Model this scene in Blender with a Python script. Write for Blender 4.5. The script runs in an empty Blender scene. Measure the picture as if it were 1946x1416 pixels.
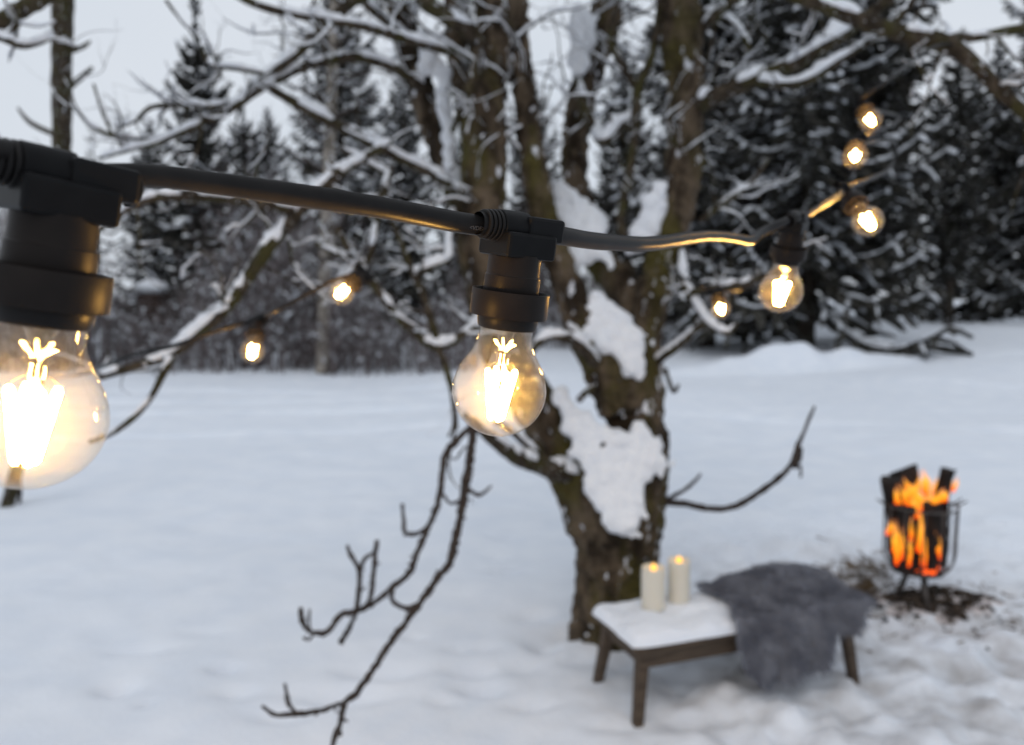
import bpy, bmesh, math, random
import numpy as np
from mathutils import Vector, Matrix

# ------------------------------------------------------------------ camera
scene = bpy.context.scene
COL = scene.collection
W, H = 1946.0, 1416.0
FPX = 1500.0
PITCH = math.radians(5.26)
CAM = Vector((0, 0, 1.70))
FWD = Vector((0, math.cos(PITCH), -math.sin(PITCH)))
UP = Vector((0, math.sin(PITCH), math.cos(PITCH)))
RIGHT = Vector((1, 0, 0))
cam_data = bpy.data.cameras.new('camera')
cam_data.sensor_width = 36.0
cam_data.lens = 36.0 * FPX / W
cam_data.clip_start = 0.02
cam_data.clip_end = 2000
cam_data.dof.use_dof = True
cam_data.dof.focus_distance = 0.505
cam_data.dof.aperture_fstop = 5.5
cam_data.dof.aperture_blades = 9
cam = bpy.data.objects.new('camera', cam_data)
cam.location = CAM
cam.rotation_euler = (math.pi / 2 - PITCH, 0, 0)
COL.objects.link(cam)
scene.camera = cam

# ------------------------------------------------------------------ sky, sun, exposure
SUN_EL, SUN_ROT = math.radians(52), math.radians(200)
world = bpy.data.worlds.new('World')
scene.world = world
world.use_nodes = True
wn = world.node_tree.nodes
wl = world.node_tree.links
for n in list(wn):
    wn.remove(n)
out = wn.new('ShaderNodeOutputWorld')
bg = wn.new('ShaderNodeBackground')
bg.inputs['Strength'].default_value = 0.10
sky = wn.new('ShaderNodeTexSky')
sky.sky_type = 'NISHITA'
sky.sun_disc = False
sky.sun_elevation = SUN_EL
sky.sun_rotation = SUN_ROT
sky.dust_density = 4.0
ov = wn.new('ShaderNodeMixRGB')          # closed cloud cover over the clear sky
ov.inputs['Fac'].default_value = 0.93
tc = wn.new('ShaderNodeTexCoord')
cn = wn.new('ShaderNodeTexNoise')
cn.inputs['Scale'].default_value = 2.2
cn.inputs['Detail'].default_value = 4.0
cr = wn.new('ShaderNodeValToRGB')
cr.color_ramp.elements[0].position = 0.3
cr.color_ramp.elements[0].color = (6.75, 7.35, 8.1, 1)
cr.color_ramp.elements[1].position = 0.72
cr.color_ramp.elements[1].color = (7.7, 8.1, 8.7, 1)
wl.new(tc.outputs['Generated'], cn.inputs['Vector'])
wl.new(cn.outputs['Fac'], cr.inputs['Fac'])
wl.new(sky.outputs['Color'], ov.inputs['Color1'])
wl.new(cr.outputs['Color'], ov.inputs['Color2'])
wl.new(ov.outputs['Color'], bg.inputs['Color'])
wl.new(bg.outputs['Background'], out.inputs['Surface'])

sun_d = bpy.data.lights.new('sun', 'SUN')
sun_d.energy = 0.5
sun_d.angle = math.radians(35)
sun_d.color = (1.0, 0.985, 0.965)
sun = bpy.data.objects.new('sun', sun_d)
sun_dir = Vector((math.sin(SUN_ROT) * math.cos(SUN_EL), math.cos(SUN_ROT) * math.cos(SUN_EL), math.sin(SUN_EL)))
sun.rotation_euler = sun_dir.to_track_quat('Z', 'Y').to_euler()
sun.location = (0, -10, 20)
COL.objects.link(sun)

vs = scene.view_settings
vs.view_transform = 'Standard'
vs.look = 'None'
vs.exposure = 0.0
vs.gamma = 1.0
vs.use_curve_mapping = False
scene.cycles.transparent_max_bounces = 24
scene.cycles.max_bounces = 8
scene.cycles.sample_clamp_indirect = 4.0
scene.cycles.caustics_reflective = False
scene.cycles.caustics_refractive = False

# ------------------------------------------------------------------ helpers
rng = random.Random(7)
PI = math.pi


def at(px, py, d):
    """point seen at photo position px, py, standing d metres away along the view axis"""
    return CAM + FWD * d + RIGHT * ((px - W / 2) / FPX * d) + UP * ((H / 2 - py) / FPX * d)


def camdir(r, u, f):
    return (RIGHT * r + UP * u + FWD * f).normalized()


_perm = np.random.RandomState(3).rand(64, 64, 64)


def vnoise(p):
    p = np.asarray(p, float)
    i = np.floor(p).astype(int)
    f = p - i
    f = f * f * (3 - 2 * f)
    r = 0
    for a in (0, 1):
        for b in (0, 1):
            for c in (0, 1):
                w = (f[..., 0] if a else 1 - f[..., 0]) * (f[..., 1] if b else 1 - f[..., 1]) * (f[..., 2] if c else 1 - f[..., 2])
                r = r + w * _perm[(i[..., 0] + a) % 64, (i[..., 1] + b) % 64, (i[..., 2] + c) % 64]
    return r - 0.5


def fbm(p, oct=4):
    p = np.asarray(p, float)
    s, a, t = 1.0, 1.0, 0
    for k in range(oct):
        t = t + a * vnoise(p * s + 11.3 * k)
        s *= 2.03
        a *= 0.5
    return t


def sst(a, b, x):
    t = np.clip((np.asarray(x, float) - a) / (b - a), 0, 1)
    return t * t * (3 - 2 * t)


def gauss(x, y, cx, cy, sx, sy):
    return np.exp(-((x - cx) / sx) ** 2 - ((y - cy) / sy) ** 2)


RW = random.Random(11)
MOUNDS = [(6.36, 19.0, .42, .5, .27), (7.05, 19.05, .36, .5, .25), (6.7, 19.1, 1.0, .6, .20), (8.2, 19.3, .46, .5, .26), (5.55, 18.8, .55, .5, .20), (4.75, 18.6, .7, .5, .13), (7.6, 19.2, 1.6, .55, .14),
          (9.1, 19.6, .6, .5, .10), (3.9, 18.4, .5, .4, .07), (5.1, 18.8, .22, .3, .07), (5.95, 18.9, .22, .3, .10)]
STEPS = [(RW.uniform(-.2, 3.6), RW.uniform(3.0, 5.6), RW.uniform(.06, .13), RW.uniform(.04, .08), RW.uniform(.02, .06)) for k in range(90)]
STEPS += [(-1.35, 3.55, .05, .04, .08), (-1.75, 3.35, .07, .06, .09), (-1.55, 3.2, .03, .03, .03), (-.5, 3.85, .05, .04, .035), (-.28, 3.75, .05, .04, .03),
          (-.62, 3.5, .16, .06, .06), (-.72, 3.28, .2, .06, .06), (-1.85, 3.75, .14, .05, .05), (-.95, 3.12, .12, .05, .05), (-1.2, 3.3, .09, .05, .04), (-.15, 3.4, .1, .05, .04), (-1.6, 3.95, .12, .05, .02), (-.3, 3.25, .06, .05, .03)]


def terrain(x, y):
    x = np.asarray(x, float)
    y = np.asarray(y, float)
    z = 0.72 * sst(3, 17, x) * sst(7, 27, y)
    z = z + 0.10 * sst(15.5, 17.5, y) * (1 - sst(-1, 3, x)) + 1.2 * sst(24, 60, y) * (1 - sst(0, 6, x)) * .5
    for cx, cy, sx, sy, h in MOUNDS:
        z = z + h * gauss(x, y, cx, cy, sx, sy)
    p = np.stack([x, y, np.zeros_like(x)], -1)
    far = sst(4.5, 9, y)
    z = z + (0.05 + .10 * far) * fbm(p * np.array([.35, .5, 1]) + 5, 3)
    z = z + 0.022 * fbm(p * np.array([1.6, 2.2, 1]) + 9, 3)
    rough = sst(.2, 1.2, x) * (1 - sst(5.2, 7.5, y))
    z = z + (0.016 + 0.085 * rough) * fbm(p * 5.5 + 2, 3) + 0.035 * rough * fbm(p * 14, 2) + .10 * rough * np.minimum(0, vnoise(p * 4.3 + 31) + .18)
    for cx, cy, sx, sy, h in STEPS:
        z = z - h * gauss(x, y, cx, cy, sx, sy)
    # old wheel tracks across the field
    for off in (-2.2, 0.0, 1.5, 2.9):
        t = y - (12.2 + off) - (x + 5) * .22 - .25 * np.sin(x * .5)
        z = z - 0.20 * np.exp(-(t / .16) ** 2) * (1 - sst(-1, 2.5, x)) * (.6 + .4 * np.sin(x * 1.7 + off))
    t = y - 11.0 + (x - 4) * .25 - .5 * np.sin(x * .8)
    z = z - 0.09 * np.exp(-(t / .3) ** 2) * sst(1.5, 3, x) * (.55 + .45 * np.sin(x * 2.1))
    t = y - 17.6 - (x - 4) * .2
    z = z - 0.08 * np.exp(-(t / .35) ** 2) * sst(2, 4, x)
    return z


def graded(segments):
    out = []
    for a, b, n in segments:
        out += list(np.linspace(a, b, n, endpoint=False))
    out.append(segments[-1][1])
    return np.array(out)


xs = graded([(-400, -40, 14), (-40, -14, 30), (-14, -3, 60), (-3, 3.8, 220), (3.8, 18, 120), (18, 40, 24), (40, 400, 14)])
ys = graded([(-60, 1.5, 10), (1.5, 2.6, 8), (2.6, 6.4, 160), (6.4, 12, 80), (12, 27, 130), (27, 60, 30), (60, 700, 20)])
XX, YY = np.meshgrid(xs, ys)
ZZ = terrain(XX, YY)


def tz(x, y):
    i = min(max(int(np.searchsorted(xs, x)) - 1, 0), len(xs) - 2)
    j = min(max(int(np.searchsorted(ys, y)) - 1, 0), len(ys) - 2)
    fx = (x - xs[i]) / (xs[i + 1] - xs[i])
    fy = (y - ys[j]) / (ys[j + 1] - ys[j])
    return float((ZZ[j, i] * (1 - fx) + ZZ[j, i + 1] * fx) * (1 - fy) + (ZZ[j + 1, i] * (1 - fx) + ZZ[j + 1, i + 1] * fx) * fy)


def ground_at(px, py):
    d = FWD + RIGHT * ((px - W / 2) / FPX) + UP * ((H / 2 - py) / FPX)
    t = -CAM.z / d.z
    for k in range(12):
        p = CAM + d * t
        t = (tz(p.x, p.y) - CAM.z) / d.z
    return CAM + d * t


class MB:
    def __init__(self):
        self.v = []
        self.f = []

    def quadgrid(self, P, close_u=False, cap0=False, cap1=False):
        """P: (n, m, 3) rings; close_u joins last column to first"""
        n, m = len(P), len(P[0])
        b = len(self.v)
        for r in P:
            for q in r:
                self.v.append((float(q[0]), float(q[1]), float(q[2])))
        for i in range(n - 1):
            for j in range(m if close_u else m - 1):
                k = (j + 1) % m
                self.f.append((b + i * m + j, b + i * m + k, b + (i + 1) * m + k, b + (i + 1) * m + j))
        if cap0:
            self.f.append(tuple(b + j for j in range(m))[::-1])
        if cap1:
            self.f.append(tuple(b + (n - 1) * m + j for j in range(m)))

    def tube(self, pts, rad, seg=8, amp=0.0, freq=8.0, cap=True, flat=1.0):
        P = [Vector(p) for p in pts]
        n = len(P)
        rings = []
        ref = None
        for i in range(n):
            t = (P[min(i + 1, n - 1)] - P[max(i - 1, 0)])
            if t.length < 1e-9:
                t = Vector((0, 0, 1))
            t.normalize()
            if ref is None:
                a = Vector((0, 0, 1)) if abs(t.z) < .9 else Vector((0, 1, 0))
                ref = (a - t * a.dot(t)).normalized()
            else:
                ref = (ref - t * ref.dot(t))
                if ref.length < 1e-6:
                    ref = t.orthogonal()
                ref.normalize()
            s = t.cross(ref)
            r = rad[i] if hasattr(rad, '__len__') else rad
            ring = []
            for j in range(seg):
                a = 2 * PI * j / seg
                ring.append(P[i] + (ref * math.cos(a) + s * (math.sin(a) * flat)) * r)
            rings.append(ring)
        A = np.array([[tuple(q) for q in ring] for ring in rings])
        if amp:
            C = np.array([tuple(p) for p in P])[:, None, :]
            k = 1 + amp * 2 * fbm(A * freq, 3)[..., None]
            A = C + (A - C) * k
        self.quadgrid(A, True, cap, cap)

    def box(self, c, s, R=None):
        c = Vector(c)
        b = len(self.v)
        for dx in (-1, 1):
            for dy in (-1, 1):
                for dz in (-1, 1):
                    q = Vector((dx * s[0] / 2, dy * s[1] / 2, dz * s[2] / 2))
                    if R is not None:
                        q = R @ q
                    q = q + c
                    self.v.append(tuple(q))
        for f in ((0, 1, 3, 2), (4, 6, 7, 5), (0, 4, 5, 1), (2, 3, 7, 6), (0, 2, 6, 4), (1, 5, 7, 3)):
            self.f.append(tuple(b + k for k in f))

    def lathe(self, prof, seg=32, M=None, cap0=False, cap1=False):
        rings = []
        for r, z in prof:
            ring = []
            for j in range(seg):
                a = 2 * PI * j / seg
                q = Vector((r * math.cos(a), r * math.sin(a), z))
                ring.append(M @ q if M is not None else q)
            rings.append(ring)
        self.quadgrid(rings, True, cap0, cap1)

    def blob(self, c, r, amp=.25, freq=3.0, nu=10, nv=7, R=None, seed=0):
        c = Vector(c)
        rings = []
        for i in range(nv + 1):
            th = PI * i / nv
            ring = []
            for j in range(nu):
                a = 2 * PI * j / nu
                ring.append((math.sin(th) * math.cos(a), math.sin(th) * math.sin(a), math.cos(th)))
            rings.append(ring)
        A = np.array(rings)
        k = 1 + amp * 2 * fbm(A * freq * .5 + seed * 7.7 + 3, 3)[..., None]
        A = A * k * np.array(r)
        if R is not None:
            A = A @ np.array(R.to_3x3() if hasattr(R, 'to_3x3') else R).T
        A = A + np.array(tuple(c))
        self.quadgrid(A, True)

    def build(self, name, mat, parent=None, origin=None, smooth=True, recalc=True):
        me = bpy.data.meshes.new(name)
        o = Vector(origin) if origin is not None else Vector((0, 0, 0))
        vv = [(a - o.x, b - o.y, c - o.z) for a, b, c in self.v]
        me.from_pydata(vv, [], self.f)
        if recalc:
            bm = bmesh.new()
            bm.from_mesh(me)
            bmesh.ops.remove_doubles(bm, verts=bm.verts, dist=1e-6)
            bmesh.ops.recalc_face_normals(bm, faces=bm.faces)
            bm.to_mesh(me)
            bm.free()
        if smooth:
            me.polygons.foreach_set('use_smooth', [True] * len(me.polygons))
        me.materials.append(mat)
        ob = bpy.data.objects.new(name, me)
        COL.objects.link(ob)
        if parent is not None:
            ob.parent = parent
        return ob


def empty(name, loc, label=None, cat=None, group=None, M=None):
    o = bpy.data.objects.new(name, None)
    o.empty_display_size = .1
    COL.objects.link(o)
    if M is not None:
        o.matrix_world = M
    else:
        o.location = loc
    if label:
        o['label'] = label
    if cat:
        o['category'] = cat
    if group:
        o['group'] = group
    return o


def tag(o, label=None, cat=None, group=None, kind=None):
    if label:
        o['label'] = label
    if cat:
        o['category'] = cat
    if group:
        o['group'] = group
    if kind:
        o['kind'] = kind
    return o


def copy_tree(o, parent=None):
    c = o.copy()
    COL.objects.link(c)
    c.parent = parent
    for ch in [x for x in bpy.data.objects if x.parent is o]:
        copy_tree(ch, c)
    return c


def smooth_path(pts, step):
    """Catmull-Rom through (Vector, r) pairs, resampled"""
    P = [Vector(p) for p, r in pts]
    R = [r for p, r in pts]
    if len(P) < 3:
        P = [P[0], (P[0] + P[1]) / 2, P[1]]
        R = [R[0], (R[0] + R[1]) / 2, R[1]]
    oP, oR = [], []
    n = len(P)
    for i in range(n - 1):
        p0, p1, p2, p3 = P[max(i - 1, 0)], P[i], P[i + 1], P[min(i + 2, n - 1)]
        k = max(2, int((p2 - p1).length / step) + 1)
        for j in range(k):
            t = j / k
            q = ((2 * p1) + (p2 - p0) * t + (2 * p0 - 5 * p1 + 4 * p2 - p3) * t * t + (3 * p1 - p0 - 3 * p2 + p3) * t ** 3) * .5
            oP.append(q)
            oR.append(R[i] * (1 - t) + R[i + 1] * t)
    oP.append(P[-1])
    oR.append(R[-1])
    return oP, oR


# ------------------------------------------------------------------ materials
def new_mat(name):
    m = bpy.data.materials.new(name)
    m.use_nodes = True
    nt = m.node_tree
    return m, nt.nodes, nt.links, nt.nodes['Principled BSDF']


def pmat(name, c1, c2=None, scale=8.0, rough=.7, bump=0.0, bscale=None, lo=.35, hi=.65, spec=.3, detail=5.0, stretch=None, bdist=.01):
    m, N, L, B = new_mat(name)
    B.inputs['Roughness'].default_value = rough
    B.inputs['Specular IOR Level'].default_value = spec
    B.inputs['Base Color'].default_value = (*c1, 1)
    tc = N.new('ShaderNodeTexCoord')
    src = tc.outputs['Object']
    if stretch:
        mp = N.new('ShaderNodeMapping')
        mp.inputs['Scale'].default_value = stretch
        L.new(src, mp.inputs['Vector'])
        src = mp.outputs['Vector']
    if c2 is not None:
        n = N.new('ShaderNodeTexNoise')
        n.inputs['Scale'].default_value = scale
        n.inputs['Detail'].default_value = detail
        L.new(src, n.inputs['Vector'])
        r = N.new('ShaderNodeValToRGB')
        r.color_ramp.elements[0].position = lo
        r.color_ramp.elements[1].position = hi
        r.color_ramp.elements[0].color = (*c1, 1)
        r.color_ramp.elements[1].color = (*c2, 1)
        L.new(n.outputs['Fac'], r.inputs['Fac'])
        L.new(r.outputs['Color'], B.inputs['Base Color'])
    if bump:
        n2 = N.new('ShaderNodeTexNoise')
        n2.inputs['Scale'].default_value = bscale or scale * 3
        n2.inputs['Detail'].default_value = 6
        L.new(src, n2.inputs['Vector'])
        b = N.new('ShaderNodeBump')
        b.inputs['Strength'].default_value = bump
        b.inputs['Distance'].default_value = bdist
        L.new(n2.outputs['Fac'], b.inputs['Height'])
        L.new(b.outputs['Normal'], B.inputs['Normal'])
    return m


def bark_mat(name, dark, mid, moss, snow_amt, scale=9.0, stretch=(1, 1, .45), fleck=(.62, .64, .68)):
    """bark in three tones with flecks of stuck snow"""
    m, N, L, B = new_mat(name)
    B.inputs['Roughness'].default_value = .85
    B.inputs['Specular IOR Level'].default_value = .2
    tc = N.new('ShaderNodeTexCoord')
    mp = N.new('ShaderNodeMapping')
    mp.inputs['Scale'].default_value = stretch
    L.new(tc.outputs['Object'], mp.inputs['Vector'])

    def noise(s, d=5.0, vec=mp.outputs['Vector']):
        n = N.new('ShaderNodeTexNoise')
        n.inputs['Scale'].default_value = s
        n.inputs['Detail'].default_value = d
        n.inputs['Roughness'].default_value = .62
        L.new(vec, n.inputs['Vector'])
        return n.outputs['Fac']

    def ramp(f, a, b):
        r = N.new('ShaderNodeMapRange')
        r.inputs['From Min'].default_value = a
        r.inputs['From Max'].default_value = b
        L.new(f, r.inputs['Value'])
        return r.outputs['Result']

    def mix(f, a, b):
        x = N.new('ShaderNodeMixRGB')
        L.new(f, x.inputs['Fac'])
        for s, v in (('Color1', a), ('Color2', b)):
            if isinstance(v, tuple):
                x.inputs[s].default_value = (*v, 1)
            else:
                L.new(v, x.inputs[s])
        return x.outputs['Color']
    c = mix(ramp(noise(scale), .42, .62), dark, mid)
    c = mix(ramp(noise(scale * .35, 4), .46, .62), c, moss)
    fl = ramp(noise(scale * 1.7, 6), .66 - snow_amt, .70 - snow_amt)
    c = mix(fl, c, fleck)
    L.new(c, B.inputs['Base Color'])
    b = N.new('ShaderNodeBump')
    b.inputs['Strength'].default_value = .8
    b.inputs['Distance'].default_value = .012
    L.new(noise(scale * 3, 7), b.inputs['Height'])
    L.new(b.outputs['Normal'], B.inputs['Normal'])
    return m


M_SNOW = pmat('snow', (.68, .725, .795), (.735, .77, .825), 3.0, .75, .35, 38.0, spec=.2, bdist=.012)


def trampled_shaded():
    """trodden dirt and painted shade of dents, greying the snow round the fire and the bench"""
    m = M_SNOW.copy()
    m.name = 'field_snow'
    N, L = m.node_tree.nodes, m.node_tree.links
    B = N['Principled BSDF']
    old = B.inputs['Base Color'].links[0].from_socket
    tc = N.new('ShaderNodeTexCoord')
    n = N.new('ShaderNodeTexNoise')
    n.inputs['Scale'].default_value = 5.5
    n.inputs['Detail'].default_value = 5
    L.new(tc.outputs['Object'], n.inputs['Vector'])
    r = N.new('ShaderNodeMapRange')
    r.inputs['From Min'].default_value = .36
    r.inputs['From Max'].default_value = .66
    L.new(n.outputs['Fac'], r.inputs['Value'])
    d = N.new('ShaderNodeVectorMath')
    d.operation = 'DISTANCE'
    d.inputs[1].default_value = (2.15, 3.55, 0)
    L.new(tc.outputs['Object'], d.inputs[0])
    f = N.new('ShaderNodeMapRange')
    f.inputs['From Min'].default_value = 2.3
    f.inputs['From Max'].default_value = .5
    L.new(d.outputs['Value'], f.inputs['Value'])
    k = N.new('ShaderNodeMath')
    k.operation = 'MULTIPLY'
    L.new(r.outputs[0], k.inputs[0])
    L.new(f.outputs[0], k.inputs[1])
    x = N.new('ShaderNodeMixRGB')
    x.inputs['Color2'].default_value = (.40, .40, .41, 1)  # grey for dirt and for shade painted into the trodden snow
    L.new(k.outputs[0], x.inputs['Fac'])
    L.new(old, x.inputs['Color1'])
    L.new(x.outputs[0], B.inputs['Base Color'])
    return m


M_FIELD = trampled_shaded()
M_SNOWT = pmat('tree_snow', (.66, .69, .74), (.72, .745, .78), 20.0, .75, .3, 60.0, spec=.2)
M_BARK = bark_mat('old_bark', (.017, .0108, .0056), (.105, .078, .052), (.055, .046, .011), .045, 10)
M_BRANCH = bark_mat('branch_bark', (.022, .016, .010), (.070, .054, .038), (.042, .038, .012), .03, 26, (1, 1, 1))
M_TWIG = bark_mat('twig_bark', (.028, .020, .017), (.060, .045, .038), (.050, .040, .034), .0, 60, (1, 1, 1))
M_SBARK = bark_mat('spruce_bark', (.022, .017, .013), (.055, .042, .032), (.03, .03, .02), .02, 4)
M_BIRCH = bark_mat('birch_bark', (.30, .27, .235), (.22, .19, .16), (.06, .05, .04), .03, 6, (1, 1, 1.6))
M_NEEDLE = bark_mat('needles', (.024, .023, .016), (.042, .040, .029), (.050, .043, .032), .115, 7, (1, 1, 1), (.17, .17, .175))
M_THICKET = bark_mat('thicket_twigs', (.105, .086, .084), (.18, .152, .150), (.12, .104, .102), .085, 2.5, (1, 1, 1))
M_RUBBER = pmat('black_rubber', (.010, .0093, .0092), (.014, .0129, .0126), 60, .38, .10, 900, spec=.10, bdist=.0006)
M_SOCKET = pmat('socket_plastic', (.0110, .0086, .0076), (.0145, .0112, .0098), 50, .42, .06, 1200, spec=.10, bdist=.0005)
M_HOUSING = pmat('housing_plastic', (.006, .006, .0064), (.0085, .0085, .009), 50, .42, .06, 1200, spec=.08, bdist=.0005)
M_PRINT = pmat('cable_print', (.075, .075, .08), None, rough=.6)
M_WOOD = pmat('weathered_wood', (.045, .030, .020), (.095, .068, .046), 7, .7, .5, 30, stretch=(1, 8, 8))
M_CHAR = pmat('charred_wood', (.010, .007, .006), (.040, .024, .017), 14, .85, .9, 40, lo=.45, hi=.8)
M_IRON = pmat('sooty_iron', (.030, .027, .026), (.075, .062, .055), 20, .5, .2, 60, spec=.5)
M_ASH = pmat('ash_and_litter', (.045, .032, .024), (.56, .52, .52), 10, .95, .8, 40, lo=.36, hi=.54)
M_COAL = pmat('charcoal_bits', (.010, .009, .008), (.060, .042, .030), 20, .9)
M_STRAW = pmat('dry_grass', (.085, .055, .028), (.16, .11, .06), 10, .9)
M_FUR = pmat('grey_fur', (.110, .116, .142), (.185, .194, .228), 5.5, .95, 0, lo=.4, hi=.62, spec=.15)
M_FURH = pmat('grey_fur_hair', (.120, .127, .156), (.225, .235, .272), 7, .9, 0, lo=.4, hi=.62, spec=.15)
M_WAX = pmat('ivory_wax', (.62, .58, .49), (.66, .62, .53), 4, .5, .1, 20)
M_WAX.node_tree.nodes['Principled BSDF'].inputs['Subsurface Weight'].default_value = .25
M_WAX.node_tree.nodes['Principled BSDF'].inputs['Subsurface Radius'].default_value = (.02, .012, .006)
M_PILE = pmat('brown_boards', (.035, .022, .018), (.070, .046, .038), 6, .85, .3, 20)


def emit_mat(name, col, strength):
    m, N, L, B = new_mat(name)
    N.remove(B)
    e = N.new('ShaderNodeEmission')
    e.inputs['Color'].default_value = (*col, 1)
    e.inputs['Strength'].default_value = strength
    L.new(e.outputs[0], N['Material Output'].inputs['Surface'])
    return m


M_FIL = emit_mat('glowing_filament', (1.0, .54, .13), 560.0)
M_LED = emit_mat('candle_flame_light', (1.0, .50, .08), 2.2)
M_EMBER = emit_mat('embers', (1.0, .11, .015), 1.6)


def glass_mat(name, film):
    """thin blown glass: clear, mirror-like by angle, with a faint dusty film"""
    m, N, L, B = new_mat(name)
    N.remove(B)
    tr = N.new('ShaderNodeBsdfTransparent')
    tr.inputs['Color'].default_value = (.97, .95, .90, 1)
    gl = N.new('ShaderNodeBsdfGlossy')
    gl.inputs['Roughness'].default_value = .03
    fr = N.new('ShaderNodeFresnel')
    fr.inputs['IOR'].default_value = 1.45
    ge = N.new('ShaderNodeNewGeometry')
    io = N.new('ShaderNodeMapRange')       # a thin wall reflects the same from both sides
    io.inputs['To Min'].default_value = 1.62
    io.inputs['To Max'].default_value = 1 / 1.62
    L.new(ge.outputs['Backfacing'], io.inputs['Value'])
    L.new(io.outputs[0], fr.inputs['IOR'])
    mx = N.new('ShaderNodeMixShader')
    L.new(fr.outputs[0], mx.inputs[0])
    L.new(tr.outputs[0], mx.inputs[1])
    L.new(gl.outputs[0], mx.inputs[2])
    df = N.new('ShaderNodeBsdfTranslucent')
    df.inputs['Color'].default_value = (.9, .82, .62, 1)
    d2 = N.new('ShaderNodeBsdfDiffuse')
    d2.inputs['Color'].default_value = (.9, .88, .85, 1)
    dm = N.new('ShaderNodeMixShader')
    dm.inputs[0].default_value = .35
    L.new(df.outputs[0], dm.inputs[1])
    L.new(d2.outputs[0], dm.inputs[2])
    tc = N.new('ShaderNodeTexCoord')
    n = N.new('ShaderNodeTexNoise')
    n.inputs['Scale'].default_value = 75
    n.inputs['Detail'].default_value = 8
    n.inputs['Roughness'].default_value = .7
    L.new(tc.outputs['Object'], n.inputs['Vector'])
    mr = N.new('ShaderNodeMapRange')
    mr.inputs['From Min'].default_value = .35
    mr.inputs['From Max'].default_value = .7
    mr.inputs['To Min'].default_value = film * .45
    mr.inputs['To Max'].default_value = film * 1.7
    L.new(n.outputs['Fac'], mr.inputs['Value'])
    m2 = N.new('ShaderNodeMixShader')
    L.new(mr.outputs[0], m2.inputs[0])
    L.new(mx.outputs[0], m2.inputs[1])
    L.new(dm.outputs[0], m2.inputs[2])
    L.new(m2.outputs[0], N['Material Output'].inputs['Surface'])
    return m


M_GLASS = glass_mat('bulb_glass', .0016)
M_STEM = glass_mat('stem_glass', .0016)
M_HALO, _N, _L, _B = new_mat('filament_halo_haze')  # scattering haze added to give the filament a soft halo
_N.remove(_B)
_v = _N.new('ShaderNodeVolumeScatter')
_v.inputs['Density'].default_value = .36
_v.inputs['Color'].default_value = (1, .93, .72, 1)
_L.new(_v.outputs[0], _N['Material Output'].inputs['Volume'])
M_WIRE = pmat('lead_wire', (.03, .025, .02), None, rough=.6)


def flame_mat():
    m, N, L, B = new_mat('flame')
    N.remove(B)
    tc = N.new('ShaderNodeTexCoord')
    sp = N.new('ShaderNodeSeparateXYZ')
    L.new(tc.outputs['Generated'], sp.inputs[0])
    r = N.new('ShaderNodeValToRGB')
    els = r.color_ramp.elements
    els[0].position, els[0].color = 0.0, (1.0, .06, .004, 1)
    els[1].position, els[1].color = 1.0, (1.0, .34, .16, 1)
    e = els.new(.25)
    e.color = (1.0, .24, .012, 1)
    e = els.new(.6)
    e.color = (1.0, .40, .03, 1)
    L.new(sp.outputs['Z'], r.inputs[0])
    em = N.new('ShaderNodeEmission')
    em.inputs['Strength'].default_value = 1.6
    L.new(r.outputs[0], em.inputs['Color'])
    tr = N.new('ShaderNodeBsdfTransparent')
    n = N.new('ShaderNodeTexNoise')
    n.inputs['Scale'].default_value = 26
    n.inputs['Detail'].default_value = 3
    L.new(tc.outputs['Object'], n.inputs['Vector'])
    a = N.new('ShaderNodeMath')
    a.operation = 'MULTIPLY_ADD'
    a.inputs[1].default_value = .8
    L.new(sp.outputs['Z'], a.inputs[0])
    mr = N.new('ShaderNodeMapRange')
    mr.inputs['From Min'].default_value = .35
    mr.inputs['From Max'].default_value = .7
    mr.inputs['To Min'].default_value = -.15
    mr.inputs['To Max'].default_value = .45
    L.new(n.outputs['Fac'], mr.inputs['Value'])
    L.new(mr.outputs[0], a.inputs[2])
    a.use_clamp = True
    mx = N.new('ShaderNodeMixShader')
    L.new(a.outputs[0], mx.inputs[0])
    L.new(em.outputs[0], mx.inputs[1])
    L.new(tr.outputs[0], mx.inputs[2])
    L.new(mx.outputs[0], N['Material Output'].inputs['Surface'])
    return m


M_FLAME = flame_mat()

# ------------------------------------------------------------------ ground


gm = MB()
gm.quadgrid(np.stack([XX, YY, ZZ], -1))
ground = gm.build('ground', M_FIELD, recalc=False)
tag(ground, 'snow covered field with faint tracks reaching the woods', kind='structure')

# ------------------------------------------------------------------ snow lying along a limb


_tab = fbm(np.stack([np.arange(0, 4096) * .05, np.full(4096, .37), np.zeros(4096)], -1), 3)


def n1(x):
    x = (x / .05) % 4094
    i = int(x)
    f = x - i
    return float(_tab[i] * (1 - f) + _tab[i + 1] * f)


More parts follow.
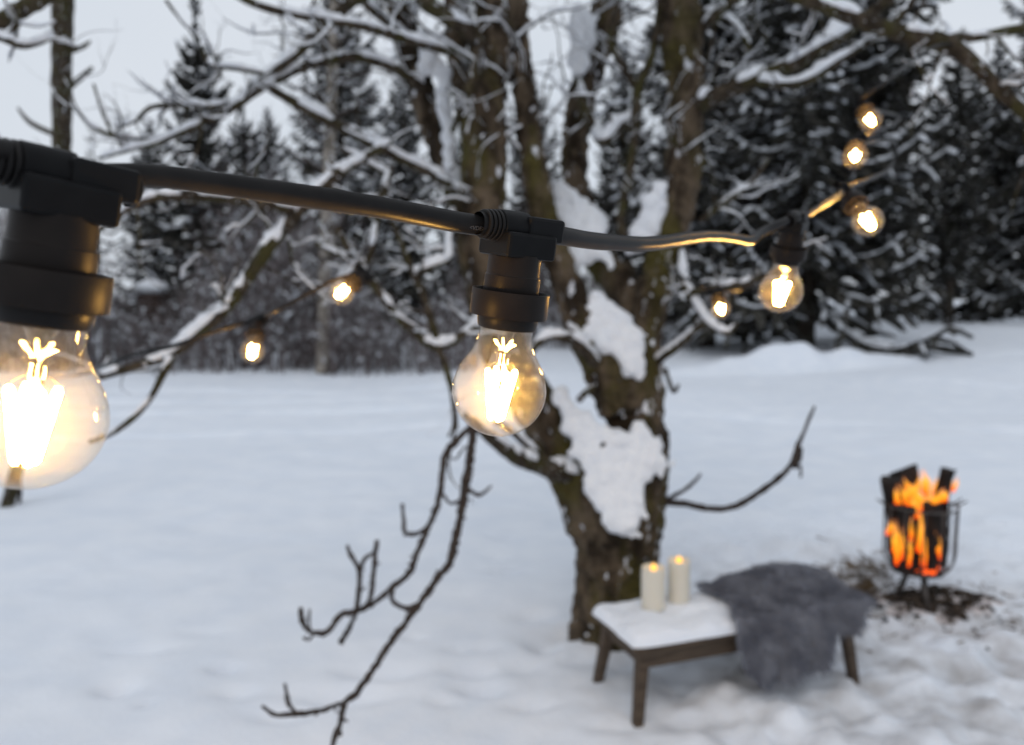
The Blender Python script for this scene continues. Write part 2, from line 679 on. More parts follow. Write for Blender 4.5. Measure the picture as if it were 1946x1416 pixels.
def snow_strip(mb, P, R, amount=1.0, seed=0.0, thick=.014, kr=.55, gaps=.25):
    n = len(P)
    if n < 3:
        return
    acc = 0.0
    no, no2, acc_ = [], [], []
    for i in range(n):
        if i:
            acc += (P[i] - P[i - 1]).length
        acc_.append(acc)
        no.append(n1(acc * 7 + seed * 13.1))
        no2.append(n1(acc * 21.7 + seed * 29.3 + 40))
    run = []

    def flush():
        if len(run) >= 3:
            mb.quadgrid(run, True)
        run.clear()
    for i in range(n):
        t = (P[min(i + 1, n - 1)] - P[max(i - 1, 0)]).normalized()
        s = abs(t.z)
        a = min(1, max(0, (0.93 - s) / .45)) * amount
        a = a * min(1.4, max(0, (no[i] + .5 - gaps) * 2.4))
        if i == 0 or i == n - 1:
            a = min(a, .02)
        if a <= 0.02:
            if run:
                c = run[-1].mean(0)
                run.append(np.repeat(c[None, :], 8, 0) + (run[-1] - c) * .02)
            flush()
            continue
        u = (Vector((0, 0, 1)) - t * t.z).normalized()
        sd = t.cross(u)
        r = R[i]
        k = min(1, a * 1.6)
        w = (r * 1.0 + .004) * (.45 + .6 * k) * (1 + .35 * no2[i])
        h = a * (r * kr + thick) * (1 + .5 * no2[i])
        ring = []
        for j in range(8):
            an = 2 * PI * j / 8
            ca, sa = math.cos(an), math.sin(an)
            jt = 1 + .55 * n1(acc_[i] * 40 + j * 3.7 + seed * 7)
            hh = (h + r * .72) * sa * jt if sa > 0 else r * .2 * sa
            ring.append(tuple(P[i] + sd * (w * ca * jt) + u * (r * .25 + hh)))
        ring = np.array(ring)
        if not run:
            c = ring.mean(0)
            run.append(np.repeat(c[None, :], 8, 0) + (ring - c) * .02)
        run.append(ring)
    if run:
        c = run[-1].mean(0)
        run.append(np.repeat(c[None, :], 8, 0) + (run[-1] - c) * .02)
    flush()


def px_path(pts, step=.025):
    """[(px, py, depth, width_px)] -> smooth world path with radii"""
    return smooth_path([(at(x, y, d), w * .5 * d / FPX) for x, y, d, w in pts], step)


def sprout(mb, sb, P, R, n, rr, lmin, lmax, seed, bias=Vector((0, 0, .25)), snow=.7, depth=1):
    """small side twigs along a branch"""
    q = random.Random(seed)
    for k in range(n):
        i = q.randrange(max(1, len(P) // 6), len(P) - 1)
        t = (P[min(i + 1, len(P) - 1)] - P[i - 1]).normalized()
        d = Vector((q.gauss(0, 1), q.gauss(0, 1), q.gauss(0, 1)))
        d = (d - t * d.dot(t)).normalized()
        d = (d + t * q.uniform(.3, .9) + bias).normalized()
        ln = q.uniform(lmin, lmax)
        r0 = min(R[i] * .6, rr * q.uniform(.7, 1.2))
        pts = []
        p = P[i].copy()
        m = 5
        for s in range(m + 1):
            pts.append((p.copy(), r0 * (1 - .75 * s / m)))
            d = (d + Vector((q.gauss(0, .28), q.gauss(0, .28), q.gauss(.06, .28)))).normalized()
            p = p + d * (ln / m)
        sp, sr = smooth_path(pts, max(.03, ln / 16))
        mb.tube(sp, sr, 5)
        if snow and sb is not None:
            snow_strip(sb, sp, [x * 1.15 for x in sr], snow, q.random() * 50, .006, .5, .3)
        if depth > 0:
            sprout(mb, sb, sp, sr, 3, rr * .55, lmin * .4, lmax * .5, q.randrange(99999), bias, snow, depth - 1)


# ------------------------------------------------------------------ the big old tree
TB = ground_at(1166, 1192)
TD = (TB - CAM).dot(FWD)
tree = empty('old_tree', TB, 'large mossy many-stemmed bare tree laden with snow behind the bench', 'tree')
d0 = TD
stems = [
    [(1168, 1230, d0, 190), (1166, 1192, d0, 172), (1168, 1120, d0, 156), (1172, 1040, d0, 164), (1170, 960, d0, 186), (1168, 890, d0, 205), (1175, 840, d0, 190)],
    # left stem, passing behind the middle bulb
    [(1135, 1000, d0, 120), (1095, 900, d0, 104), (1040, 810, d0, 92), (985, 720, d0 - .05, 84), (942, 620, d0 - .1, 82), (915, 500, d0 - .1, 84), (914, 400, d0 - .1, 92),
     (920, 300, d0 - .1, 88), (926, 200, d0 - .1, 76), (932, 100, d0 - .1, 72), (940, 0, d0 - .1, 78), (945, -160, d0 - .1, 70)],
    # right body
    [(1195, 1000, d0, 130), (1212, 900, d0, 118), (1208, 800, d0 + .05, 112), (1200, 720, d0 + .05, 112), (1205, 660, d0 + .08, 92)],
    # middle stem
    [(1185, 780, d0, 100), (1160, 710, d0, 100), (1120, 640, d0 - .03, 74), (1085, 560, d0 - .05, 60), (1052, 470, d0 - .05, 56), (1028, 390, d0 - .05, 54),
     (1010, 290, d0 - .05, 50), (996, 170, d0 - .05, 46), (985, 60, d0 - .05, 46), (978, -150, d0 - .05, 42)],
    # right stem
    [(1215, 860, d0 + .05, 100), (1222, 720, d0 + .08, 76), (1230, 620, d0 + .1, 62), (1252, 520, d0 + .1, 60), (1282, 420, d0 + .1, 62), (1298, 320, d0 + .1, 64),
     (1301, 210, d0 + .1, 66), (1298, 100, d0 + .1, 72), (1290, 0, d0 + .1, 78), (1280, -160, d0 + .1, 70)],
    # leaning stem behind
    [(1225, 640, d0 + .15, 60), (1180, 540, d0 + .25, 70), (1130, 470, d0 + .35, 62), (1100, 380, d0 + .45, 54), (1092, 280, d0 + .5, 50), (1108, 180, d0 + .5, 52), (1140, 70, d0 + .5, 60), (1160, -20, d0 + .5, 62), (1175, -150, d0 + .5, 60)],
    # left outer stem
    [(912, 470, d0, 50), (880, 400, d0 + .1, 48), (846, 320, d0 + .15, 46), (818, 230, d0 + .2, 46), (792, 140, d0 + .2, 48), (770, 60, d0 + .2, 46), (745, -40, d0 + .2, 44), (720, -160, d0 + .2, 40)],
    [(905, 300, d0, 40), (885, 210, d0 + .1, 42), (873, 120, d0 + .15, 42), (868, 30, d0 + .15, 42), (862, -150, d0 + .15, 40)],
    # root flare
    [(1110, 1200, d0 - .05, 60), (1130, 1120, d0 - .02, 60), (1150, 1050, d0, 60)],
    [(1225, 1200, d0 - .05, 60), (1212, 1120, d0 - .02, 60), (1195, 1050, d0, 60)],
]
tm = MB()
stem_paths = []
for s in stems:
    P, R = px_path(s, .05)
    stem_paths.append((P, R))
    tm.tube(P, R, 16, .10, 5.0)
trunk = tm.build('trunk', M_BARK, tree, TB)
mod = trunk.modifiers.new('blend', 'REMESH')
mod.mode = 'VOXEL'
mod.voxel_size = .014
mod = trunk.modifiers.new('soft', 'SMOOTH')
mod.iterations = 6
tx = bpy.data.textures.new('bark_lumps', 'CLOUDS')
tx.noise_scale = .055
tx.noise_depth = 4
mod = trunk.modifiers.new('lumps', 'DISPLACE')
mod.texture = tx
mod.strength = .06
mod.mid_level = .5

# snow packed into the crotches and on the stems
sm = MB()


def in_poly(poly, u, v):
    c = False
    j = len(poly) - 1
    for i in range(len(poly)):
        ui, vi = poly[i]
        uj, vj = poly[j]
        if (vi > v) != (vj > v) and u < (uj - ui) * (v - vi) / (vj - vi) + ui:
            c = not c
        j = i
    return c


def snow_patch(poly, dep, slope, seed, sz=15):
    """snow heaped inside an outline on the bark, dep at the outline's top changing by slope per 100 px down"""
    q = random.Random(seed)
    xs_ = [p[0] for p in poly]
    ys_ = [p[1] for p in poly]
    y0 = min(ys_)
    cx_, cy_ = sum(xs_) / len(xs_), sum(ys_) / len(ys_)
    big = [(cx_ + (a - cx_) * 1.28, cy_ + (c - cy_) * 1.2) for a, c in poly]
    y = y0 - 20
    while y < max(ys_) + 25:
        x = min(xs_) - 25
        while x < max(xs_) + 25:
            if in_poly(poly, x, y) and float(vnoise(np.array([x * .035, y * .035, seed]))) > -.36:
                d = dep + slope * (y - y0) / 100 + q.uniform(-.012, .012)
                r = sz * q.uniform(.85, 1.35) * d / FPX
                sm.blob(at(x + q.uniform(-4, 4), y + q.uniform(-4, 4), d), (r, r * .8, r), .3, 3.4, 8, 6, None, q.randrange(999))
            elif in_poly(big, x, y) and q.random() < .42:
                d = dep + slope * (y - y0) / 100 + .005
                r = sz * q.uniform(.25, .6) * d / FPX
                sm.blob(at(x + q.uniform(-5, 5), y + q.uniform(-5, 5), d), (r, r * .8, r * q.uniform(1, 1.8)), .4, 3.4, 7, 5, None, q.randrange(999))
            x += sz * .95
        y += sz * .95


snow_patch([(1066, 735), (1092, 775), (1130, 812), (1180, 828), (1215, 805), (1264, 878), (1228, 902), (1218, 950), (1197, 1002), (1160, 1000), (1130, 940), (1098, 865), (1075, 800)], d0 - .124, -.082, 1)
snow_patch([(1120, 565), (1150, 558), (1178, 600), (1228, 640), (1218, 690), (1230, 722), (1195, 702), (1150, 655), (1096, 636), (1106, 600)], d0 - .07, -.05, 2)
snow_patch([(1062, 350), (1085, 365), (1140, 410), (1146, 478), (1162, 495), (1085, 490), (1064, 470)], d0 + .24, -.10, 3)
snow_patch([(1092, 18), (1126, 30), (1122, 80), (1102, 140), (1086, 152)], d0 + .33, 0, 4, 12)
snow_patch([(1240, 350), (1262, 330), (1266, 390), (1248, 440), (1202, 480), (1190, 470), (1225, 400)], d0 + .05, .02, 5, 12)
snow_patch([(826, 110), (846, 110), (864, 300), (880, 400), (860, 372), (842, 250)], d0 + .1, -.01, 6, 10)
snow_patch([(800, 60), (828, 75), (822, 135), (806, 140), (800, 100)], d0 + .08, .0, 7, 11)
RS = random.Random(5)
for P, R in stem_paths[:8]:
    for k in range(5):
        i = RS.randrange(2, len(P) - 1)
        if R[i] < .03:
            continue
        a = RS.uniform(-1.5, 1.5)
        c = P[i] + Vector((math.sin(a), -math.cos(a), RS.uniform(-.1, .3))) * R[i] * .97
        for j in range(RS.randrange(2, 6)):
            s = RS.uniform(.005, .015)
            sm.blob(c + Vector((RS.gauss(0, .018), 0, RS.gauss(0, .04))), (s * RS.uniform(.7, 1.6), s * .6, s * RS.uniform(.8, 2.2)), .3, 3, 7, 5, None, k)
sn = sm.build('packed_snow', M_SNOWT, tree, TB, recalc=False)
sn['kind'] = 'stuff'
tx2 = bpy.data.textures.new('snow_lumps', 'CLOUDS')
tx2.noise_scale = .07
tx2.noise_depth = 3
mod = sn.modifiers.new('blend', 'REMESH')
mod.mode = 'VOXEL'
mod.voxel_size = .008
mod = sn.modifiers.new('soft', 'SMOOTH')
mod.iterations = 16
mod = sn.modifiers.new('lumps', 'DISPLACE')
mod.texture = tx2
mod.strength = .018
mod.mid_level = .5

BR = []   # (points, snow amount, number of side twigs)
# upper left
BR += [
    ([(800, 165, 4.2, 24), (765, 138, 4.1, 22), (700, 112, 4.0, 20), (640, 112, 3.9, 19), (570, 130, 3.8, 18), (500, 165, 3.7, 18), (440, 205, 3.6, 16), (370, 240, 3.5, 14), (310, 266, 3.5, 12), (250, 284, 3.4, 9), (190, 300, 3.4, 6)], .8, 8),
    ([(830, -80, 4.0, 30), (720, -30, 3.9, 26), (655, 15, 3.8, 24), (605, 60, 3.8, 22), (560, 105, 3.7, 20), (500, 150, 3.7, 18), (455, 195, 3.6, 12), (420, 225, 3.6, 8)], .9, 5),
    ([(500, 160, 3.7, 15), (560, 195, 3.75, 18), (620, 228, 3.8, 20), (690, 262, 3.9, 21), (760, 300, 4.0, 20), (830, 335, 4.05, 22), (885, 385, 4.1, 26)], .9, 14),
    ([(430, -20, 3.3, 14), (480, 6, 3.3, 16), (540, 24, 3.4, 16), (620, 38, 3.5, 18), (700, 52, 3.6, 18), (770, 75, 3.8, 20), (860, 98, 4.0, 22)], .6, 10),
    ([(500, 140, 3.6, 10), (450, 130, 3.5, 10), (400, 122, 3.5, 9), (385, 95, 3.5, 5)], .7, 4),
    ([(440, 195, 3.6, 10), (390, 203, 3.5, 12), (330, 200, 3.5, 11), (285, 205, 3.4, 9), (260, 228, 3.4, 7), (235, 240, 3.4, 5)], .8, 7),
    ([(330, 258, 3.5, 9), (280, 262, 3.5, 8), (235, 262, 3.4, 9), (185, 246, 3.4, 9), (150, 215, 3.4, 6), (132, 195, 3.4, 4)], .4, 6),
    ([(215, 258, 3.4, 6), (195, 215, 3.4, 6), (178, 160, 3.4, 5)], .2, 0),
    ([(380, 75, 3.5, 5), (345, 40, 3.5, 6), (315, 0, 3.5, 6)], .2, 0),
    ([(-60, 80, 2.6, 34), (0, 42, 2.6, 32), (50, 14, 2.7, 30), (110, -20, 2.8, 30)], .9, 2),
    ([(-30, 60, 2.6, 14), (10, 75, 2.6, 18), (45, 86, 2.6, 16), (85, 76, 2.7, 10), (100, 62, 2.8, 6)], .8, 2),
    ([(740, 320, 3.9, 18), (730, 360, 3.8, 17), (715, 420, 3.8, 14), (705, 480, 3.7, 13), (690, 510, 3.7, 12)], .7, 4),
    ([(645, 280, 3.8, 10), (690, 305, 3.85, 11), (740, 335, 3.9, 13)], .9, 2),
    ([(860, 250, 4.1, 10), (880, 190, 4.0, 9), (893, 120, 4.0, 8), (890, 60, 4.0, 7)], .3, 0),
    ([(775, 75, 4.2, 22), (700, 10, 4.1, 18), (660, -40, 4.1, 16)], .8, 6),
    ([(925, 90, 4.0, 34), (880, 50, 3.9, 32), (830, 20, 3.9, 30), (770, -30, 3.9, 28)], .9, 6),
]
# lower left
BR += [
    ([(640, 330, 3.1, 20), (600, 368, 3.1, 24), (555, 415, 3.1, 28), (510, 470, 3.0, 27), (470, 530, 3.0, 26), (425, 588, 2.9, 26), (370, 640, 2.9, 24), (320, 676, 2.9, 18), (250, 698, 2.8, 16), (190, 716, 2.8, 14)], 1.0, 8),
    ([(740, 270, 3.5, 16), (690, 300, 3.3, 18), (640, 330, 3.1, 20)], .9, 2),
    ([(325, 680, 2.85, 18), (312, 705, 2.8, 16), (290, 750, 2.8, 12), (255, 792, 2.7, 12), (215, 822, 2.7, 11), (170, 840, 2.7, 8)], .25, 0),
    ([(560, 398, 3.1, 22), (500, 388, 3.0, 24), (440, 378, 3.0, 24), (360, 372, 2.9, 24), (290, 376, 2.8, 20), (235, 402, 2.8, 14), (180, 440, 2.8, 10)], 1.1, 6),
    ([(640, 430, 3.6, 12), (665, 478, 3.6, 14), (700, 525, 3.6, 15), (735, 575, 3.6, 17), (780, 625, 3.6, 18), (830, 658, 3.6, 19), (880, 635, 3.7, 17), (920, 610, 3.9, 20)], .8, 8),
    ([(832, 655, 3.6, 16), (822, 620, 3.6, 16), (805, 565, 3.6, 15), (785, 518, 3.6, 14), (765, 470, 3.6, 12), (745, 420, 3.6, 10)], .9, 4),
    ([(785, 520, 3.6, 12), (820, 505, 3.6, 14), (850, 490, 3.7, 14), (852, 450, 3.8, 13), (860, 400, 4.0, 12)], .9, 1),
    ([(832, 660, 3.6, 15), (850, 705, 3.55, 14), (862, 760, 3.5, 12), (866, 815, 3.4, 10)], .3, 2),
    ([(1130, 690, 3.9, 26), (1090, 648, 3.7, 24), (1045, 640, 3.6, 18), (1015, 662, 3.6, 14), (1000, 700, 3.6, 10)], .9, 0),
    ([(640, 470, 3.6, 10), (600, 462, 3.6, 12), (660, 490, 3.6, 12), (690, 500, 3.6, 12)], .6, 2),
    ([(1085, 900, d0 - .1, 46), (1030, 886, 3.9, 38), (980, 866, 3.75, 30), (940, 838, 3.6, 26), (905, 806, 3.5, 20), (884, 790, 3.4, 14)], .9, 0),
    ([(1045, 880, 3.9, 16), (1000, 845, 3.8, 14), (968, 818, 3.7, 12), (940, 800, 3.7, 10)], .9, 0),
    ([(1100, 760, 3.9, 14), (1115, 745, 3.85, 12), (1130, 735, 3.8, 8)], .3, 0),
]
# right
BR += [
    ([(1300, 215, 4.2, 36), (1345, 190, 4.1, 34), (1400, 165, 4.0, 32), (1465, 140, 3.9, 32), (1525, 115, 3.8, 30), (1575, 82, 3.7, 28), (1625, 48, 3.7, 26), (1690, 0, 3.6, 24), (1730, -40, 3.6, 22)], 1.15, 12),
    ([(1440, 155, 3.9, 16), (1500, 160, 3.8, 18), (1550, 145, 3.75, 18), (1600, 110, 3.7, 16), (1640, 85, 3.7, 12)], 1.1, 4),
    ([(1440, -60, 2.9, 26), (1510, -10, 2.9, 27), (1570, 14, 2.9, 28), (1640, 40, 2.9, 30), (1710, 62, 2.9, 32), (1770, 74, 2.9, 34), (1820, 96, 2.9, 32), (1860, 130, 2.9, 28), (1905, 175, 2.9, 26), (1960, 225, 2.9, 22)], .55, 8),
    ([(1770, 74, 2.9, 22), (1840, 72, 2.9, 20), (1900, 62, 2.9, 18), (1970, 48, 2.9, 16)], .2, 4),
    ([(1690, 55, 2.9, 14), (1720, 20, 2.9, 14), (1760, -30, 2.9, 12)], .4, 4),
    ([(1295, 470, 4.15, 20), (1300, 530, 4.0, 20), (1322, 575, 3.9, 18), (1345, 610, 3.8, 15), (1378, 632, 3.7, 13), (1400, 615, 3.7, 10)], .7, 2),
    ([(1315, 556, 3.9, 14), (1360, 545, 3.8, 16), (1410, 540, 3.7, 16), (1460, 522, 3.6, 14), (1500, 500, 3.6, 8)], .7, 4),
    ([(1240, 690, 4.1, 18), (1290, 655, 4.0, 16), (1335, 615, 3.9, 14), (1380, 580, 3.8, 12), (1388, 560, 3.8, 8)], .8, 3),
    ([(1330, 420, 4.2, 12), (1390, 375, 4.1, 12), (1430, 345, 4.1, 10), (1460, 300, 4.1, 6)], .6, 5),
    ([(1195, 470, 4.2, 18), (1180, 420, 4.2, 19), (1196, 330, 4.2, 18), (1208, 240, 4.2, 18), (1212, 168, 4.2, 18), (1235, 120, 4.2, 16), (1250, 50, 4.2, 15), (1256, -30, 4.2, 13)], .3, 6),
    ([(1212, 170, 4.2, 14), (1190, 140, 4.2, 13), (1170, 105, 4.2, 12), (1160, 60, 4.2, 10), (1175, 10, 4.2, 8)], .9, 6),
    ([(1100, 150, 4.4, 18), (1108, 195, 4.3, 20), (1130, 245, 4.3, 20), (1146, 268, 4.2, 20), (1175, 240, 4.25, 20), (1208, 225, 4.25, 14)], 1.3, 3),
    ([(1330, 60, 4.2, 22), (1370, 20, 4.1, 20), (1420, -20, 4.1, 18)], .9, 5),
    ([(1335, 20, 4.2, 10), (1390, 40, 4.1, 11), (1420, 80, 4.0, 10), (1418, 120, 4.0, 7)], .8, 3),
    ([(1264, 700, d0, 10), (1280, 745, d0, 8), (1290, 730, d0, 5)], 0, 0),
]
seed = 100
for pts, sa, ns in BR:
    P, R = px_path(pts, .02)
    o = P[0]
    b = MB()
    s = MB()
    b.tube(P, R, 9, .16, 16.0)
    if sa:
        snow_strip(s, P, R, sa, seed * .37, .015, .5, .26)
    if ns:
        sprout(b, s, P, R, ns, .0075, .10, .42, seed, Vector((0, 0, .15)), .8 if sa > .5 else .35)
    bo = b.build('branch', M_BRANCH, tree, TB, recalc=False)
    if s.f:
        s.build('snow', M_SNOWT, bo, TB)['kind'] = 'stuff'
    seed += 7

for (P, R), n, sd_ in ((stem_paths[1], 26, 901), (stem_paths[3], 22, 902), (stem_paths[4], 22, 903), (stem_paths[5], 34, 904), (stem_paths[6], 26, 905), (stem_paths[7], 16, 906)):
    k0 = int(len(P) * .45)
    b, s_ = MB(), MB()
    sprout(b, s_, P[k0:], R[k0:], n, .011, .25, .75, sd_, Vector((0, .35, .35)), .95, 1)
    bo = b.build('branch', M_BRANCH, tree, TB, recalc=False)
    s_.build('snow', M_SNOWT, bo, TB)['kind'] = 'stuff'

# the crown above: the stems go on and spread
b, s_ = MB(), MB()
qc = random.Random(44)
for P, R in (stem_paths[1], stem_paths[3], stem_paths[4], stem_paths[5], stem_paths[6], stem_paths[7]):
    base_d = (P[-1] - P[-4]).normalized()
    for k in range(4):
        d = (base_d + Vector((qc.gauss(0, .55), qc.gauss(-.35, .5), .1))).normalized()
        p = P[-2].copy()
        r = R[-1] * (.95 if k == 0 else .6)
        pts = []
        ln = qc.uniform(2.0, 3.4)
        for i in range(8):
            pts.append((p.copy(), r * (1 - .11 * i)))
            d = (d + Vector((qc.gauss(0, .16), qc.gauss(0, .16), qc.gauss(-.02, .12)))).normalized()
            p = p + d * ln / 7
        cp, cr_ = smooth_path(pts, .08)
        b.tube(cp, cr_, 7, .12, 8)
        snow_strip(s_, cp, cr_, .9, qc.random() * 80, .015, .5, .25)
        sprout(b, s_, cp[4:], cr_[4:], 10, .014, .4, 1.3, qc.randrange(9999), Vector((0, 0, .3)), .9, 1)
co = b.build('crown', M_BRANCH, tree, TB, recalc=False)
s_.build('snow', M_SNOWT, co, TB)['kind'] = 'stuff'

# hanging twigs below the middle bulb, thin and bare
z = lambda X, Y, d, w: (X * .449 + 480, Y * .449 + 780, d, w)
TW = [
    [z(940, 60, 3.3, 15), z(915, 230, 3.2, 16), z(900, 330, 3.15, 17), z(882, 430, 3.05, 15), z(862, 530, 3.0, 14), z(835, 640, 2.9, 15), z(790, 700, 2.85, 13), z(700, 830, 2.7, 12),
     z(600, 960, 2.6, 12), z(520, 1080, 2.5, 12), z(440, 1200, 2.4, 11), z(395, 1230, 2.4, 11), z(372, 1320, 2.3, 11), z(340, 1416, 2.25, 10), z(320, 1500, 2.2, 9)],
    [z(940, 60, 3.3, 13), z(880, 110, 3.25, 13), z(820, 180, 3.2, 13), z(802, 270, 3.15, 12), z(792, 360, 3.1, 12), z(772, 430, 3.05, 11), z(720, 550, 2.95, 12), z(690, 620, 2.9, 11),
     z(660, 690, 2.85, 11), z(590, 750, 2.8, 10), z(520, 810, 2.75, 11), z(440, 850, 2.7, 12), z(370, 870, 2.65, 11), z(320, 935, 2.6, 10), z(260, 942, 2.6, 10), z(215, 905, 2.6, 9), z(202, 835, 2.6, 8)],
    [z(905, 325, 3.15, 8), z(960, 358, 3.15, 7), z(1012, 318, 3.15, 4)],
    [z(882, 385, 3.1, 7), z(835, 392, 3.1, 7), z(805, 355, 3.1, 5)],
    [z(700, 820, 2.7, 9), z(655, 838, 2.7, 9), z(590, 805, 2.7, 8), z(598, 750, 2.7, 6)],
    [z(432, 1212, 2.4, 8), z(330, 1258, 2.35, 8), z(250, 1280, 2.35, 10), z(180, 1285, 2.3, 10), z(100, 1288, 2.3, 9), z(65, 1270, 2.3, 8), z(38, 1250, 2.3, 7)],
    [z(185, 1282, 2.3, 8), z(155, 1245, 2.3, 8), z(145, 1200, 2.3, 6), z(135, 1155, 2.3, 6)],
    [z(760, 465, 3.0, 8), z(715, 515, 3.0, 8), z(650, 520, 3.0, 8), z(640, 470, 3.0, 7), z(634, 395, 3.0, 6)],
    [z(440, 850, 2.7, 9), z(450, 760, 2.7, 9), z(452, 680, 2.7, 9), z(420, 620, 2.7, 8), z(400, 570, 2.7, 6)],
    [z(452, 680, 2.7, 7), z(475, 630, 2.7, 7), z(520, 598, 2.7, 6)],
    [z(470, 845, 2.7, 9), z(500, 790, 2.7, 8), z(512, 690, 2.7, 9), z(522, 600, 2.7, 9), z(524, 550, 2.7, 10)],
    [z(438, 858, 2.7, 8), z(410, 920, 2.7, 9), z(372, 985, 2.7, 9)],
    [z(265, 942, 2.6, 6), z(235, 972, 2.6, 6), z(212, 960, 2.6, 5)],
    [z(900, 150, 3.2, 4), z(860, 205, 3.2, 4), z(830, 195, 3.2, 3)],
    [z(830, 110, 3.25, 6), z(850, 60, 3.3, 6), z(855, -20, 3.4, 5)],
    [z(245, 935, 2.6, 5), z(240, 890, 2.6, 5), z(242, 840, 2.6, 4)],
]
q = random.Random(21)
for k, t in enumerate(TW):
    P, R = px_path(t, .012)
    b = MB()
    b.tube(P, [r * 1.05 for r in R], 7, .42, 70.0)
    for n in range(int(len(P) * (.42 if k < 2 else .2))):       # short knobbly spurs
        i = q.randrange(1, len(P) - 1)
        tt = (P[i + 1] - P[i - 1]).normalized()
        d = Vector((q.gauss(0, 1), q.gauss(0, 1), q.gauss(0, 1)))
        d = (d - tt * d.dot(tt)).normalized()
        ln = q.uniform(.006, .024)
        r0 = R[i] * .6
        b.tube([P[i], P[i] + d * ln * .6, P[i] + d * ln + tt * ln * q.uniform(-.3, .5)], [r0, r0 * .8, r0 * .5], 5)
    b.build('twig', M_TWIG, tree, TB, recalc=False)
RT = [
    [(1255, 955, d0 - .05, 16), (1300, 957, 4.0, 13), (1345, 966, 3.9, 12), (1395, 963, 3.8, 12), (1440, 938, 3.7, 12), (1480, 908, 3.6, 11), (1502, 885, 3.6, 10), (1515, 852, 3.6, 8), (1530, 815, 3.6, 7), (1548, 772, 3.6, 5)],
    [(1265, 950, 4.05, 9), (1295, 935, 4.0, 8), (1320, 915, 4.0, 7), (1332, 900, 4.0, 4)],
    [(1500, 886, 3.6, 9), (1508, 878, 3.58, 14), (1513, 862, 3.58, 12), (1518, 838, 3.58, 8)],
    [(1508, 880, 3.6, 8), (1518, 874, 3.6, 10), (1522, 850, 3.6, 6)],
    [(1508, 890, 3.6, 7), (1520, 885, 3.6, 6), (1522, 908, 3.6, 4)],
]
for t in RT:
    P, R = px_path(t, .015)
    b = MB()
    b.tube(P, R, 7, .22, 40.0)
    b.build('twig', M_TWIG, tree, TB, recalc=False)

# ------------------------------------------------------------------ young trees at the left
yb = ground_at(14, 962)
yd = (yb - CAM).dot(FWD)
yt = empty('young_tree', yb, 'slim bare young tree rising behind the nearest bulb at the far left', 'tree')
b = MB()
P, R = px_path([(10, 985, yd, 26), (14, 962, yd, 24), (40, 860, yd, 23), (72, 720, yd, 24), (98, 560, yd - .1, 28), (112, 400, yd - .1, 32), (117, 250, yd - .2, 34), (118, 120, yd - .2, 36), (119, 0, yd - .2, 38), (120, -140, yd - .2, 36)], .06)
b.tube(P, R, 12, .12, 9)
b.build('trunk', M_BRANCH, yt, yb)
for k, t in enumerate([[(118, 95, yd - .2, 16), (150, 92, yd - .2, 10), (172, 78, yd - .2, 5)], [(120, 175, yd - .2, 14), (150, 150, yd - .2, 11), (176, 128, yd - .2, 6)],
                       [(115, 260, yd - .2, 12), (60, 235, yd - .2, 9), (34, 205, yd - .2, 5)], [(116, 60, yd - .2, 14), (98, 70, yd - .2, 12), (60, 84, yd - .2, 8)]]):
    P, R = px_path(t, .04)
    b = MB()
    b.tube(P, R, 7, .2, 20)
    b.build('branch', M_BRANCH, yt, yb)
P, R = px_path([(36, 966, yd + .1, 9), (38, 930, yd + .1, 8), (36, 900, yd + .1, 6), (44, 840, yd + .1, 4)], .05)
b = MB()
b.tube(P, R, 7, .2, 20)
sap = b.build('sapling', M_TWIG, None)
tag(sap, 'thin sapling stem in the snow just right of the slim leftmost tree', 'sapling')

# ------------------------------------------------------------------ spruces


